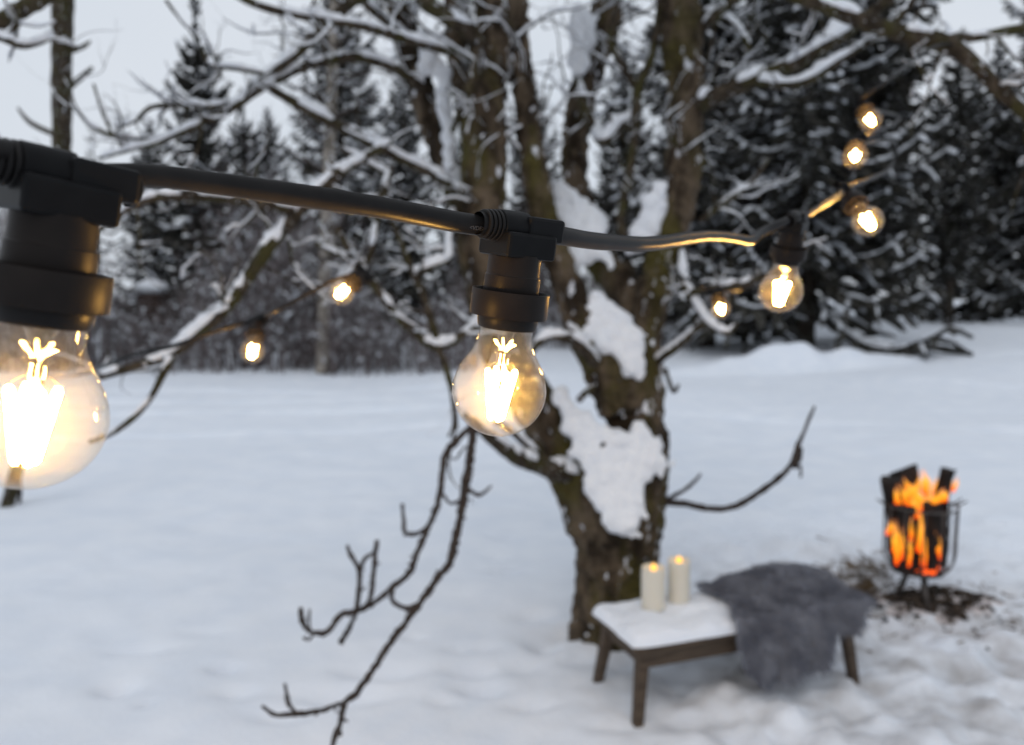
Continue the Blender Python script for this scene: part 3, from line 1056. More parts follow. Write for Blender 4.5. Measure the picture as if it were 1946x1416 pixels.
def spruce(seed, Hh, Rr, nb, snow, droop, power=.8, low=.06, stations=9, detail=1.0, axs=.0, tsn=1.0, wmul=1.0, irr=.0):
    """returns trunk, needles, snow builders for one spruce standing at the origin"""
    q = random.Random(seed)
    T, Nd, S = MB(), MB(), MB()
    T.tube([(0, 0, -.3), (.02, 0, Hh * .3), (-.03, .02, Hh * .65), (0, 0, Hh)], [Hh * .017, Hh * .013, Hh * .007, .01], 8, .1, 3)
    ang = q.random() * 6
    for k in range(nb):
        t = low + (1 - low) * ((k + q.random() * .8) / nb) ** .95
        ang += 2.39996 + q.gauss(0, .25)
        L = max(.18, Rr * (1 - t) ** power * q.uniform(.62, 1.12))
        if irr:
            L *= max(.25, 1 + irr * 2.6 * n1(t * 9 + seed) + irr * 1.2 * n1(ang * .6 + t * 5 + seed * 2))
        slope = .25 * t - droop * (1 - t) + q.gauss(0, .07)
        dr = Vector((math.cos(ang), math.sin(ang), 0))
        sd = Vector((-math.sin(ang), math.cos(ang), 0))
        axis = []
        bend = q.gauss(0, .12)
        for i in range(stations + 1):
            s = i / stations
            axis.append(Vector((0, 0, Hh * t)) + dr * (L * s) + sd * (bend * L * s * s) + Vector((0, 0, L * (slope * s - .30 * droop * math.sin(s * PI) * 1.2 + .22 * s ** 3))))
        T.tube(axis[::3] if len(axis) > 6 else axis, [max(.006, L * .012 * (1 - .8 * j / len(axis[::3]))) for j in range(len(axis[::3]))] if len(axis) > 6 else .01, 4)
        wid = (.055 + .018 * L) * wmul
        cover = q.uniform(.3, 1.0) * snow
        pts = [(axis, .16)]
        for i in range(1, stations + 1):
            s = i / stations
            for side in (-1, 1):
                if q.random() > .93 * detail + .07:
                    continue
                tl = L * (.12 + .42 * (1 - s) ** .8 * min(1, s * 2.6)) * q.uniform(.7, 1.25)
                p0 = axis[i]
                d = (dr * q.uniform(.55, .95) + sd * side * q.uniform(.55, .95)).normalized()
                p1 = p0 + d * tl * .5 + Vector((0, 0, -tl * q.uniform(.02, .16)))
                p2 = p0 + d * tl + Vector((0, 0, -tl * q.uniform(.15, .55)))
                pts.append(([p0, p1, p2], 0))
        for ln, _ in pts:
            n = len(ln)
            for pl in range(3):
                ring = []
                for i in range(n):
                    tt = (ln[min(i + 1, n - 1)] - ln[max(i - 1, 0)]).normalized()
                    sx = tt.cross(Vector((0, 0, 1))).normalized()
                    u = sx.cross(tt)
                    w = wid * (1 - .65 * i / (n - 1)) * q.uniform(.7, 1.3)
                    if pl == 0:
                        a, c = sx * w - u * w * .25, -sx * w - u * w * .25
                    elif pl == 1:
                        a, c = u * w * .15 + sx * w * .1, -u * w * 1.5 + sx * w * q.uniform(-.5, .5)
                    else:
                        a, c = sx * w * .8 - u * w * .9, -sx * w * .1
                    ring.append((tuple(ln[i] + a), tuple(ln[i] + c)))
                Nd.quadgrid(ring)
            if q.random() < (min(1, cover + .35 * snow) if n > 3 else cover * tsn):
                lo = 1 if n > 3 else 0
                P, R = smooth_path([(ln[i] + Vector((0, 0, wid * .15)), max(wid, axs if n > 3 else 0) * (1.0 - .6 * i / (n - 1)) * q.uniform(.4, .9)) for i in range(lo, n)], max(.12, L * .07))
                snow_strip(S, P, R, 1.1, q.random() * 90, .015, .6, .24 if snow > .6 else .38)
    return T, Nd, S


SPR = {}


def place_spruce(key, px, depth, scale, rot, label, name='spruce_tree', group='snowy spruces of the wood edge'):
    x = (px - W / 2) / FPX * depth
    y = depth
    zz = tz(x, y) - .05
    if key not in SPR:
        T, Nd, S = spruce(*SPEC[key][0], **SPEC[key][1])
        r = empty(name, (x, y, zz))
        T.build('trunk', M_SBARK, r, recalc=False)
        c = Nd.build('crown', M_NEEDLE, r, recalc=False, smooth=False)
        S.build('snow', M_SNOWT, c, recalc=False)['kind'] = 'stuff'
        SPR[key] = r
    else:
        r = copy_tree(SPR[key])
        r.name = name
    r.location = (x, y, zz)
    r.scale = (scale, scale, scale)
    r.rotation_euler = (0, 0, rot)
    r['label'] = label
    r['category'] = 'tree'
    r['group'] = group
    return r


SPEC = {
    'big': ((31, 17.0, 4.5, 170, .95, .42), dict(power=.62, stations=12, low=.10, axs=.14, tsn=.5, irr=.3)),
    'tall': ((47, 16.0, 3.2, 190, .35, .50), dict(power=.7, stations=10, low=.17, axs=.09, tsn=.45, irr=.2)),
    'slim': ((53, 13.5, 1.55, 150, .22, .40), dict(power=.5, stations=7, low=.1, wmul=1.7, irr=.75)),
    'mid': ((61, 12.0, 2.6, 170, .55, .45), dict(power=.7, stations=9, irr=.35)),
}
place_spruce('big', 1530, 23.5, 1.0, .4, 'broad spruce with drooping snow-laden boughs behind the right-hand bulbs')
place_spruce('big', 1345, 26, .95, 2.2, 'dark snowy spruce showing just right of the old tree\'s right stem')
place_spruce('tall', 1640, 25, 1.05, 1.0, 'tall dark spruce whose trunk foot stands by the end of the snow mounds')
place_spruce('tall', 1800, 29, .66, 2.5, 'frosted grey-green spruce right of the three clustered bulbs', )
place_spruce('big', 1965, 31, .85, 4.0, 'dense frosted spruce at the right edge of the picture')
place_spruce('mid', 1868, 33, .95, 1.3, 'lower spruce filling the gap left of the right-edge spruce')
place_spruce('tall', 1455, 33, 1.0, 3.6, 'dark spruce deeper in the wood above the snow mounds')
place_spruce('slim', 392, 30, .94, 0.3, 'tall lone narrow spruce against the sky in the upper left')
place_spruce('slim', 474, 36, .80, 1.9, 'short narrow spruce just right of the tall lone one')
place_spruce('mid', 655, 25, .98, 0.8, 'full snowy spruce behind the pale birch')
place_spruce('mid', 520, 33, .78, 2.6, 'low spruce between the narrow one and the birch')
place_spruce('mid', 770, 30, .86, 4.4, 'spruce seen between the birch and the old tree')
place_spruce('mid', 300, 32, .72, 5.0, 'low dark spruce above the nearest bulb\'s right shoulder')
place_spruce('tall', 1010, 34, .70, 5.2, 'spruce half hidden behind the old tree\'s left stems')
place_spruce('tall', 1180, 31, .72, .2, 'spruce seen through the gap between the old tree\'s stems')
place_spruce('mid', 880, 33, .72, 3.0, 'short spruce right behind the old tree\'s outer left stem')

# the dark depth of the wood
q = random.Random(77)
Tf, Nf, Sf = MB(), MB(), MB()
FAR = []
for k in range(22):
    x_ = q.uniform(1320, 2150)
    FAR.append((x_, q.uniform(36, 52), q.uniform(13, 18) if x_ < 1620 or x_ > 1950 else q.uniform(9, 11.5)))
for k in range(18):
    FAR.append((q.uniform(-150, 1000), q.uniform(38, 52), q.uniform(7, 10.5)))
for k in range(8):
    FAR.append((q.uniform(950, 1350), q.uniform(38, 50), q.uniform(9, 13)))
far_specs = [spruce(201 + k, 14.0, 2.8, 48, .35, .45, power=.7, stations=5, detail=.8, tsn=.35) for k in range(3)]
for k, (px, dp, hh) in enumerate(FAR):
    x, y = (px - W / 2) / FPX * dp, dp
    a = q.uniform(0, 6)
    sc = hh / 14.0
    Mx = Matrix.Translation((x, y, tz(x, y))) @ Matrix.Rotation(a, 4, 'Z') @ Matrix.Scale(sc, 4)
    An = np.array(Mx)[:3]
    for src, dst in zip(far_specs[k % 3], (Tf, Nf, Sf)):
        b0 = len(dst.v)
        A = np.array(src.v) @ An[:, :3].T + An[:, 3]
        dst.v += [tuple(r) for r in A.tolist()]
        dst.f += [tuple(b0 + i for i in f) for f in src.f]
fw = empty('far_wood', (0, 42, 0), 'dark mass of snowy spruces deep in the wood', 'wood')
fw['kind'] = 'stuff'
for mb_, nm, mt in ((Tf, 'trunks', M_SBARK), (Nf, 'crowns', M_NEEDLE), (Sf, 'snow', M_SNOWT)):
    o = mb_.build(nm, mt, fw, (0, 42, 0), recalc=False, smooth=nm == 'snow')
    o['kind'] = 'stuff'

# birch and other bare trees at the left wood edge
bb = ground_at(615, 712)
bd = (bb - CAM).dot(FWD)
bt = empty('birch_tree', bb, 'slender pale birch at the wood edge under the rear left bulb', 'tree')
b = MB()
P, R = px_path([(612, 730, bd, 30), (614, 690, bd, 27), (617, 560, bd, 24), (622, 400, bd, 24), (628, 250, bd, 22), (633, 120, bd, 19), (636, 0, bd, 16), (640, -140, bd, 12)], .3)
b.tube(P, R, 10, .08, 2)
b.build('trunk', M_BIRCH, bt, bb)
q = random.Random(9)
for k in range(12):
    y0 = 400 - k * 34
    s = 1 if k % 2 else -1
    pts = [(623 + .03 * (400 - y0), y0, bd, 8)]
    x, y = pts[0][0], y0
    dx, dy = s * q.uniform(14, 26), -q.uniform(10, 26)
    for i in range(5):
        x += dx * q.uniform(.7, 1.3)
        y += dy * q.uniform(.5, 1.3) + i * 3
        pts.append((x, y, bd + q.uniform(-.3, .3), 7 - i * 1.2))
    P, R = px_path(pts, .2)
    b = MB()
    b.tube(P, R, 5)
    s_ = MB()
    sprout(b, s_, P, R, 6, .012, .4, 1.3, 300 + k, Vector((0, 0, .1)), .5)
    o = b.build('branch', M_TWIG, bt, bb, recalc=False)
    if s_.f:
        s_.build('snow', M_SNOWT, o, bb, recalc=False)['kind'] = 'stuff'
# leafless brush: upright stems along the edge of the wood
q = random.Random(13)
tk = MB()
ts = MB()
for k in range(1850):
    px = q.uniform(-120, 905) if q.random() < .8 else q.uniform(905, 1330)
    dp = 17.2 + abs(q.gauss(0, 2.4)) if px < 905 else q.uniform(26, 31)
    x = (px - W / 2) / FPX * dp
    y = dp + q.uniform(-.2, .2)
    z0 = tz(x, y) - .05
    hh = q.uniform(1.2, 4.8) * (.65 + .35 * math.sin(px * .013 + 1))
    p = Vector((x, y, z0))
    d = Vector((q.gauss(0, .12), q.gauss(0, .1), 1)).normalized()
    pts = []
    r0 = q.uniform(.009, .020)
    for i in range(5):
        pts.append((p.copy(), r0 * (1 - .17 * i)))
        p = p + d * hh / 4
        d = (d + Vector((q.gauss(0, .16), q.gauss(0, .12), 0))).normalized()
    tk.tube([a for a, r in pts], [r for a, r in pts], 4, cap=False)
    for j in range(7):
        i = q.randrange(1, 5)
        a = pts[i][0]
        e = Vector((q.gauss(0, .7), q.gauss(0, .5), q.uniform(.3, 1))).normalized() * hh * q.uniform(.10, .28)
        m_ = a + e * .5 + Vector((0, 0, q.uniform(-.02, .05)))
        tk.tube([a, m_, a + e], [r0 * .7, r0 * .6, r0 * .4], 3, cap=False)
        if q.random() < .2:
            snow_strip(ts, [a, a + e * .3, m_, a + e * .8, a + e], [.012] * 5, 1.2, q.random() * 60, .012, .5, .2)
th = tk.build('thicket', M_THICKET, None, recalc=False)
tag(th, 'grey-brown leafless brush lining the edge of the wood', 'brush', kind='stuff')
so = ts.build('snow', M_SNOWT, th, recalc=False)
so['kind'] = 'stuff'

# low brown stack with a snow cap by the left bulb
wp = ground_at(262, 690)
wp.y += 1.0
wd = (wp - CAM).dot(FWD)
stk = empty('board_stack', wp, 'dark brown stack capped with snow at the wood edge right of the nearest socket', 'stack')
mpx = wd / FPX
q = random.Random(4)
for k in range(9):
    b = MB()
    b.box(wp + Vector((q.uniform(-.05, .05), 0, .08 + k * .19)), ((.78 - .03 * k) * q.uniform(.92, 1.05), .8, .15), Matrix.Rotation(q.uniform(-.05, .05), 3, 'Z'))
    b.build('board', M_PILE, stk, wp, smooth=False)
b = MB()
b.blob(wp + Vector((0, 0, 1.83)), (.36, .45, .2), .25, 2.5, 16, 10)
b.build('snow', M_SNOWT, stk, wp)

# ------------------------------------------------------------------ bench, throw and candles
g_fl, g_fr, g_rl = ground_at(1211, 1378), ground_at(1624, 1297), ground_at(1121, 1298)
ax = (g_fr - g_fl)
ax.z = 0
BL = ax.length
ax.normalize()
ay = Vector((-ax.y, ax.x, 0))
BWD = (g_rl - g_fl).dot(ay)
base = (g_fl + ax * BL / 2 + ay * BWD / 2)
base.z = 0
BH = 0.303
Mb = Matrix((( ax.x, ay.x, 0, base.x), (ax.y, ay.y, 0, base.y), (0, 0, 1, 0), (0, 0, 0, 1)))
bench = empty('bench', base, 'low dark wooden bench with snow on its left half and a fur throw', 'bench', M=Mb)
TLn, TWd = BL + .035, BWD + .03          # seat size
b = MB()
b.box((0, 0, BH - .014), (TLn, TWd, .028))
seat = b.build('seat', M_WOOD, bench, smooth=False)
bv = seat.modifiers.new('bevel', 'BEVEL')
bv.width = .006
bv.segments = 2
for nm, c, s in (('front_rail', (0, -TWd / 2 + .035, BH - .065), (TLn - .06, .024, .072)), ('rear_rail', (0, TWd / 2 - .035, BH - .065), (TLn - .06, .024, .072)),
                 ('end_rail', (-TLn / 2 + .05, 0, BH - .060), (.024, TWd - .1, .062)), ('end_rail', (TLn / 2 - .05, 0, BH - .060), (.024, TWd - .1, .062))):
    b = MB()
    b.box(c, s)
    o = b.build(nm, M_WOOD, bench, smooth=False)
    bv = o.modifiers.new('bevel', 'BEVEL')
    bv.width = .004
for sx in (-1, 1):
    for sy in (-1, 1):
        b = MB()
        top = Vector((sx * (TLn / 2 - .06), sy * (TWd / 2 - .055), BH - .028))
        bot = Vector((sx * BL / 2, sy * BWD / 2, 0))
        wp_ = bench.matrix_world @ bot
        bot.z = tz(wp_.x, wp_.y) - .02
        R4 = []
        for p, w in ((bot, .040), (bot.lerp(top, .5), .046), (top, .052)):
            R4.append([p + Vector((dx * w / 2, dy * w / 2, 0)) for dx, dy in ((-1, -1), (1, -1), (1, 1), (-1, 1))])
        b.quadgrid(R4, True, True, True)
        o = b.build('leg', M_WOOD, bench, smooth=False)
        bv = o.modifiers.new('bevel', 'BEVEL')
        bv.width = .005
# snow lying on the seat
b = MB()
nx, ny = 60, 30
x0, x1 = -TLn / 2 - .008, TLn * .07
G = []
for i in range(nx + 1):
    row = []
    for j in range(ny + 1):
        u, v = i / nx * 2 - 1, j / ny * 2 - 1
        x = (x0 + x1) / 2 + u * (x1 - x0) / 2
        y = v * (TWd / 2 + .006)
        e = min(1.0, (1 - abs(u)) * (x1 - x0) / 2 / .035) if u < 0 else 1.0
        e2 = min(1.0, (1 - abs(v)) * TWd / 2 / .035)
        e = math.sqrt(max(0, 1 - (1 - e) ** 2)) * math.sqrt(max(0, 1 - (1 - e2) ** 2))
        n = float(fbm(np.array([x * 7, y * 7, 3.0]), 3))
        wob = float(fbm(np.array([x * 11, y * 11, 9.0]), 2))
        cr_ = 1 - .10 * (abs(u) ** 8 * abs(v) ** 8)
        row.append((x * (1 + .02 * wob), y * cr_ * (1 + .03 * wob), BH + .001 + e * (.038 + .030 * n + .010 * float(fbm(np.array([x * 30, y * 30, 6.0]), 2)))))
    G.append(row)
b.quadgrid(G)
b.build('snow', M_SNOW, bench)

# fur throw: irregular hide over the right half, falling to the front
Mw = bench.matrix_world.copy()
fur = empty('fur_throw', base, 'blue-grey shaggy fur throw draped over the right half of the bench', 'throw', M=Mb)


def drape(u, v):
    """u along the bench (m from its middle), v across from back edge (m); returns local point"""
    hw = TWd / 2 + .012
    hl = TLn / 2 + .01
    zt = BH + .060 + .055 * math.exp(-((u - .36) / .26) ** 2) * math.exp(-((v - .12) / .17) ** 2)
    x = u
    y, zz = 0, 0
    vb = 2 * hw
    if v < 0:
        y, zz = hw + .012, zt + v * .8
        y = hw + min(.02, -v * .3)
    elif v <= vb:
        y, zz = hw - v, zt
    else:
        dv = v - vb
        y = -hw - .03 * (1 - math.exp(-dv / .05)) - .10 * dv
        zz = zt - max(0, dv - .01)
        y += .014 * math.sin(u * 38) * min(1, dv / .1)
    if u > hl:
        du = u - hl
        x = hl + .03 * (1 - math.exp(-du / .04))
        zz -= du
    return Vector((x, y, max(zz, .02)))


# outline of the hide in (u, v)
hl, vb = TLn / 2, TWd + .024
outl = [(.10, -.07), (.20, -.06), (.34, -.065), (.50, -.05), (hl, .0), (hl + .10, .08), (hl + .13, .2), (hl + .12, .32), (hl + .05, vb - .01), (hl - .03, vb + .06), (.50, vb + .11), (.455, vb + .14), (.43, vb + .09),
        (.38, vb + .13), (.34, vb + .20), (.27, vb + .26), (.17, vb + .27), (.07, vb + .285), (-.03, vb + .27), (-.09, vb + .20), (-.115, vb + .08), (-.115, vb + .02), (-.10, vb - .05), (-.04, vb - .13), (.0, .19), (-.02, .13), (-.06, .085),
        (-.05, .04), (.02, .04), (.09, .065), (.12, .03), (.08, -.005), (.02, -.03), (.03, -.065)]


def inside(u, v):
    c = False
    n = len(outl)
    j = n - 1
    for i in range(n):
        ui, vi = outl[i]
        uj, vj = outl[j]
        if (vi > v) != (vj > v) and u < (uj - ui) * (v - vi) / (vj - vi) + ui:
            c = not c
        j = i
    return c


b = MB()
hair = MB()
st = .016
us = np.arange(-.34, hl + .16, st)
vs_ = np.arange(-.08, vb + .32, st)
keep = {}
q = random.Random(3)
NI, NJ = len(us), len(vs_)
sel = [[inside(us[i] + .5 * st, vs_[j] + .5 * st) for j in range(NJ)] for i in range(NI)]


def fur_pt(i, j):
    if (i, j) not in keep:
        p = drape(us[i], vs_[j])
        n = float(fbm(np.array([us[i] * 14, vs_[j] * 14, 1.0]), 3))
        keep[(i, j)] = len(b.v)
        p = p + Vector((n * .008, -n * .012, n * .024))
        b.v.append(tuple(p))
    return keep[(i, j)]


for i in range(NI - 1):
    for j in range(NJ - 1):
        if sel[i][j]:
            b.f.append((fur_pt(i, j), fur_pt(i + 1, j), fur_pt(i + 1, j + 1), fur_pt(i, j + 1)))
hide = b.build('hide', M_FUR, fur)
sol = hide.modifiers.new('thick', 'SOLIDIFY')
sol.thickness = .016
sol.offset = 0
hp = np.array(b.v)
for f in b.f:
    c = [Vector(b.v[k]) for k in f]
    nrm = (c[1] - c[0]).cross(c[3] - c[0]).normalized()
    if nrm.z < 0 and abs(nrm.z) > .2:
        nrm = -nrm
    if abs(nrm.z) < .35 and nrm.y > 0:
        nrm = -nrm
    for k in range(13):
        p = c[0] + (c[1] - c[0]) * q.random() + (c[3] - c[0]) * q.random()
        cl = fbm(np.array([p.x * 28, p.y * 28, p.z * 28]), 2)
        d = (nrm * .75 + Vector((float(cl) * 1.6 + q.gauss(0, .35), q.gauss(-.1, .35), -.25 + q.gauss(0, .3)))).normalized()
        ln = q.uniform(.022, .055)
        s = d.orthogonal().normalized() * q.uniform(.0011, .0022)
        tip = p + d * ln + Vector((0, 0, -ln * .35))
        m_ = p + d * ln * .55
        k0 = len(hair.v)
        hair.v += [tuple(p - s), tuple(p + s), tuple(m_ + s * .9), tuple(m_ - s * .9), tuple(tip)]
        hair.f += [(k0, k0 + 1, k0 + 2, k0 + 3), (k0 + 3, k0 + 2, k0 + 4)]
ho = hair.build('hair', M_FURH, fur, recalc=False)
ho['kind'] = 'stuff'


def candle(loc, r, h, label):
    c = empty('candle', loc, label, 'candle', 'pillar candles on the bench')
    b = MB()
    prof = [(0, 0), (r * .97, 0), (r, .004)]
    for k in range(1, 8):
        prof.append((r, h * k / 8))
    prof += [(r, h - .006), (r * .97, h), (r * .90, h - .001), (r * .80, h - .012), (r * .4, h - .020), (0, h - .021)]
    b.lathe(prof, 40)
    A = np.array(b.v)
    k = 1 + .02 * fbm(A * 20, 2)
    b.v = [tuple(r_) for r_ in np.stack([A[:, 0] * k, A[:, 1] * k, A[:, 2]], -1)]
    b.build('wax', M_WAX, c)
    b = MB()
    b.lathe([(.0005, h - .024), (.010, h - .018), (.0135, h - .008), (.0125, h + .002), (.008, h + .010), (.0005, h + .017)], 16)
    b.build('flame', M_LED, c)
    return c


def on_bench(px, py):
    d = FWD + RIGHT * ((px - W / 2) / FPX) + UP * ((H / 2 - py) / FPX)
    t = (BH + .038 - CAM.z) / d.z
    return CAM + d * t


p1, p2 = on_bench(1241, 1152), on_bench(1289, 1142)
s1 = (p1 - CAM).dot(FWD) / FPX
s2 = (p2 - CAM).dot(FWD) / FPX
candle(p1 - Vector((0, 0, .008)), 22.5 * s1, 80 * s1, 'shorter ivory pillar candle on the snowy bench, left of the pair')
candle(p2 - Vector((0, 0, .008)), 20.5 * s2, 84 * s2, 'ivory pillar candle standing farther back of the pair on the bench')

# ------------------------------------------------------------------ fire basket
fb = ground_at(1742, 1142)
fd = (fb - CAM).dot(FWD)
u = fd / FPX
basket = empty('fire_basket', fb, 'round sooty wire fire basket on a stand, full of burning logs', 'fire basket')
rB = 61 * u                      # radius
zb, zr = 60 * u, 186 * u         # floor and rim heights


def ring(mb, z_, r, rad, seg=48):
    pts = [fb + Vector((r * math.cos(2 * PI * k / seg), r * math.sin(2 * PI * k / seg), z_)) for k in range(seg + 1)]
    mb.tube(pts, rad, 8, cap=False)


for z_, r in ((zr, rB), (zb + .01, rB * .62)):
    b = MB()
    ring(b, z_, r, .0062)
    b.build('hoop', M_IRON, basket, fb)
for k in range(12):
    a = 2 * PI * (k + .3) / 12
    d = Vector((math.cos(a), math.sin(a), 0))
    pts = [fb + d * (rB * 1.02) + Vector((0, 0, zr + .006)), fb + d * rB + Vector((0, 0, zr * .6 + zb * .4)), fb + d * rB * .99 + Vector((0, 0, zr * .25 + zb * .75)),
           fb + d * rB * .86 + Vector((0, 0, zb + .035)), fb + d * rB * .6 + Vector((0, 0, zb + .004)), fb + d * .01 + Vector((0, 0, zb))]
    P, R = smooth_path([(p, .0055) for p in pts], .03)
    b = MB()
    b.tube(P, R, 7)
    b.build('bar', M_IRON, basket, fb)
for s in (-1, 1):               # lugs that stick out at the rim
    for dy in (-.02, .02):
        b = MB()
        p = fb + Vector((s * rB * .98, dy, zr))
        b.tube([p, p + Vector((s * .03, 0, .006)), p + Vector((s * .062, dy * .4, .030))], [.006, .006, .004], 7)
        b.build('lug', M_IRON, basket, fb)
b = MB()
b.lathe([(.001, zb - .004), (rB * .72, zb - .004), (rB * .74, zb + .006), (.001, zb + .006)], 32, Matrix.Translation(fb))
b.build('pan', M_IRON, basket, fb)
for k in range(3):
    a = 2 * PI * k / 3 + .55
    d = Vector((math.cos(a), math.sin(a), 0))
    b = MB()
    b.tube([fb + d * .05 + Vector((0, 0, zb - .002)), fb + d * .075 + Vector((0, 0, zb * .5)), fb + d * .12 + Vector((0, 0, -.02))], [.017, .016, .015], 8)
    b.build('leg', M_IRON, basket, fb)


def log(p0, p1, w, label, seed):
    """split log: wedge-shaped section with a rough bark back"""
    q = random.Random(seed)
    ax_ = (p1 - p0).normalized()
    s = ax_.orthogonal().normalized()
    s = Matrix.Rotation(q.uniform(0, 6.28), 3, ax_) @ s
    t = ax_.cross(s)
    w *= 1.15
    prof = [(-.5, -.25), (.5, -.25), (.58, .05), (.38, .33), (.05, .46), (-.3, .38), (-.56, .08)]
    if seed % 2:
        prof = [(.5 * math.cos(k * PI / 5), .5 * math.sin(k * PI / 5)) for k in range(10)]
    rings = []
    n = 10
    for i in range(n + 1):
        f = i / n
        c = p0.lerp(p1, f)
        rings.append([tuple(c + (s * x + t * y) * w * (1 + .0 * f)) for x, y in prof])
    A = np.array(rings)
    C = np.array([tuple(p0.lerp(p1, i / n)) for i in range(n + 1)])[:, None, :]
    A = C + (A - C) * (1 + .35 * fbm(A * 16 + seed, 3)[..., None])
    A[-1] += np.array(tuple(ax_)) * (.03 * fbm(A[-1] * 30, 2)[..., None] + .3 * ((A[-1] - A[-1].mean(0)) @ np.array([q.uniform(-1, 1), q.uniform(-1, 1), 0]))[..., None])
    m = MB()
    m.quadgrid(A, True, True, True)
    o = m.build('log', M_CHAR, None, p0, smooth=False)
    o.location = p0
    tag(o, label, 'log', 'logs burning in the fire basket')
    return o


def fp(px, py, dy=0.0):
    return at(px, py, fd + dy)


log(fp(1712, 1078, -.02), fp(1694, 910, -.02), .095, 'short upright charred log at the left side of the fire basket', 1)
log(fp(1740, 1080, .03), fp(1716, 893, .06), .125, 'thick leaning log with a slanted top at the back left of the fire', 2)
log(fp(1752, 1080, .02), fp(1802, 892, .02), .070, 'slim charred log leaning to the right out of the fire', 3)
log(fp(1718, 1080, -.11), fp(1722, 962, -.12), .075, 'front left charred log wholly inside the wire basket', 4)
log(fp(1764, 1080, -.10), fp(1772, 956, -.11), .085, 'front right charred log wholly inside the wire basket', 5)
log(fp(1782, 1078, .00), fp(1788, 940, .0), .07, 'upright charred log at the right side of the fire basket', 6)
log(fp(1740, 1082, -.12), fp(1734, 975, -.12), .04, 'thin charred stick in the middle front of the fire basket', 7)

flame = empty('fire', fb + Vector((0, 0, zb)), 'orange flames between the logs in the fire basket', 'fire')
q = random.Random(8)


def tongue(px0, py0, px1, py1, w, dy, name='flame', mat=M_FLAME):
    a, e = fp(px0, py0, dy), fp(px1, py1, dy)
    n = 12
    rings = []
    sw = q.uniform(-1, 1) * .3
    for i in range(n + 1):
        f = i / n
        c = a.lerp(e, f) + Vector((math.sin(f * 5 + sw * 4) * w * u * .18, math.cos(f * 4 + sw * 5) * w * u * .15, 0))
        r = w * u * .5 * (math.sin(PI * min(1, f * .75 + .2)) ** .9) * (1 - f ** 3) + .001
        rings.append([tuple(c + Vector((math.cos(t) * r, math.sin(t) * r * .6, 0))) for t in [2 * PI * k / 10 for k in range(10)]])
    A = np.array(rings)
    A = A + .012 * fbm(A * 30, 2)[..., None]
    m = MB()
    m.quadgrid(A, True)
    m.build(name, mat, flame, fb + Vector((0, 0, zb)))


for t in [(1720, 965, 1712, 912, 30, -.06), (1708, 962, 1702, 925, 18, -.09), (1738, 968, 1728, 918, 40, -.05), (1752, 972, 1742, 925, 34, -.04), (1762, 974, 1768, 930, 36, -.03), (1780, 960, 1796, 926, 26, -.07),
          (1794, 954, 1797, 930, 16, -.08), (1756, 1040, 1752, 950, 20, -.09), (1742, 985, 1733, 940, 18, -.15), (1734, 1030, 1732, 980, 9, -.16), (1709, 1065, 1704, 985, 13, -.13), (1690, 1015, 1694, 985, 20, -.13),
          (1748, 1050, 1750, 975, 18, -.155), (1766, 945, 1752, 890, 30, .06), (1780, 955, 1778, 895, 30, .08), (1812, 935, 1820, 905, 14, .05), (1698, 1050, 1696, 1010, 12, -.12), (1730, 950, 1736, 912, 26, -.1),
          (1770, 965, 1784, 932, 24, -.1), (1703, 1076, 1700, 985, 11, -.15), (1713, 1066, 1716, 1000, 8, -.16), (1758, 1080, 1756, 995, 11, -.165), (1787, 1064, 1784, 1005, 8, -.14), (1727, 1078, 1729, 1015, 8, -.165),
          (1744, 940, 1748, 893, 16, -.02), (1726, 935, 1718, 905, 14, -.03), (1790, 940, 1806, 898, 14, .04)]:
    tongue(t[0], t[1], t[2], t[3], t[4] * .6, t[5])
    tongue(t[0] + q.uniform(-9, 9), t[1] - 4, t[2] + q.uniform(-12, 12), t[3] + q.uniform(-6, 12), t[4] * .4, t[5] + q.uniform(-.03, .02))
b = MB()
for k in range(26):
    a = q.uniform(0, 6.28)
    r = rB * .66 * math.sqrt(q.random())
    s = q.uniform(.008, .018)
    b.blob(fb + Vector((r * math.cos(a), r * math.sin(a), zb + .012 + q.uniform(0, .02))), (s, s, s * .8), .4, 3, 6, 4, None, k)
o = b.build('embers', M_EMBER, flame, fb + Vector((0, 0, zb)), smooth=False)
o['kind'] = 'stuff'

# burnt ground, charcoal and dry grass around the stand
b = MB()
cx, cy = fb.x, fb.y
rings = []
for i in range(15):
    f = i / 14
    row = []
    for k in range(56):
        a = 2 * PI * k / 56
        rr = f * (.34 + .30 * float(fbm(np.array([math.cos(a) * 2.0, math.sin(a) * 2.0, 4.4]), 4)) + .10 * math.cos(a))
        x, y = cx + .03 + rr * math.cos(a) * 1.05, cy + rr * math.sin(a) * .75
        hgt = .012 + .03 * float(fbm(np.array([x * 9, y * 9, 0.5]), 3)) * (1 - f)
        row.append((x, y, tz(x, y) + max(.003, hgt * (1 - f ** 4)) if i < 14 else tz(x, y) - .02))
    rings.append(row)
b.quadgrid(rings, True)
ash = b.build('ash_patch', M_ASH)
tag(ash, 'burnt dirty ground under the fire basket', kind='structure')
q = random.Random(15)
b = MB()
for k in range(300):
    a = q.uniform(0, 6.28)
    r = abs(q.gauss(0, .27))
    x, y = cx + r * math.cos(a) * 1.3 + .03, cy + r * math.sin(a) * .8 - .03
    s = q.uniform(.005, .026) * (1 if r < .3 else .45)
    b.blob((x, y, tz(x, y) + s * .4 + (.02 if r < .25 else .002)), (s * q.uniform(.8, 1.8), s, s * q.uniform(.5, .9)), .5, 3, 6, 4, Matrix.Rotation(a * 3, 3, 'Z'), k)
o = b.build('charcoal_litter', M_COAL, None, smooth=False)
tag(o, 'scattered charcoal and dark litter around the fire basket foot', 'litter', kind='stuff')
b = MB()
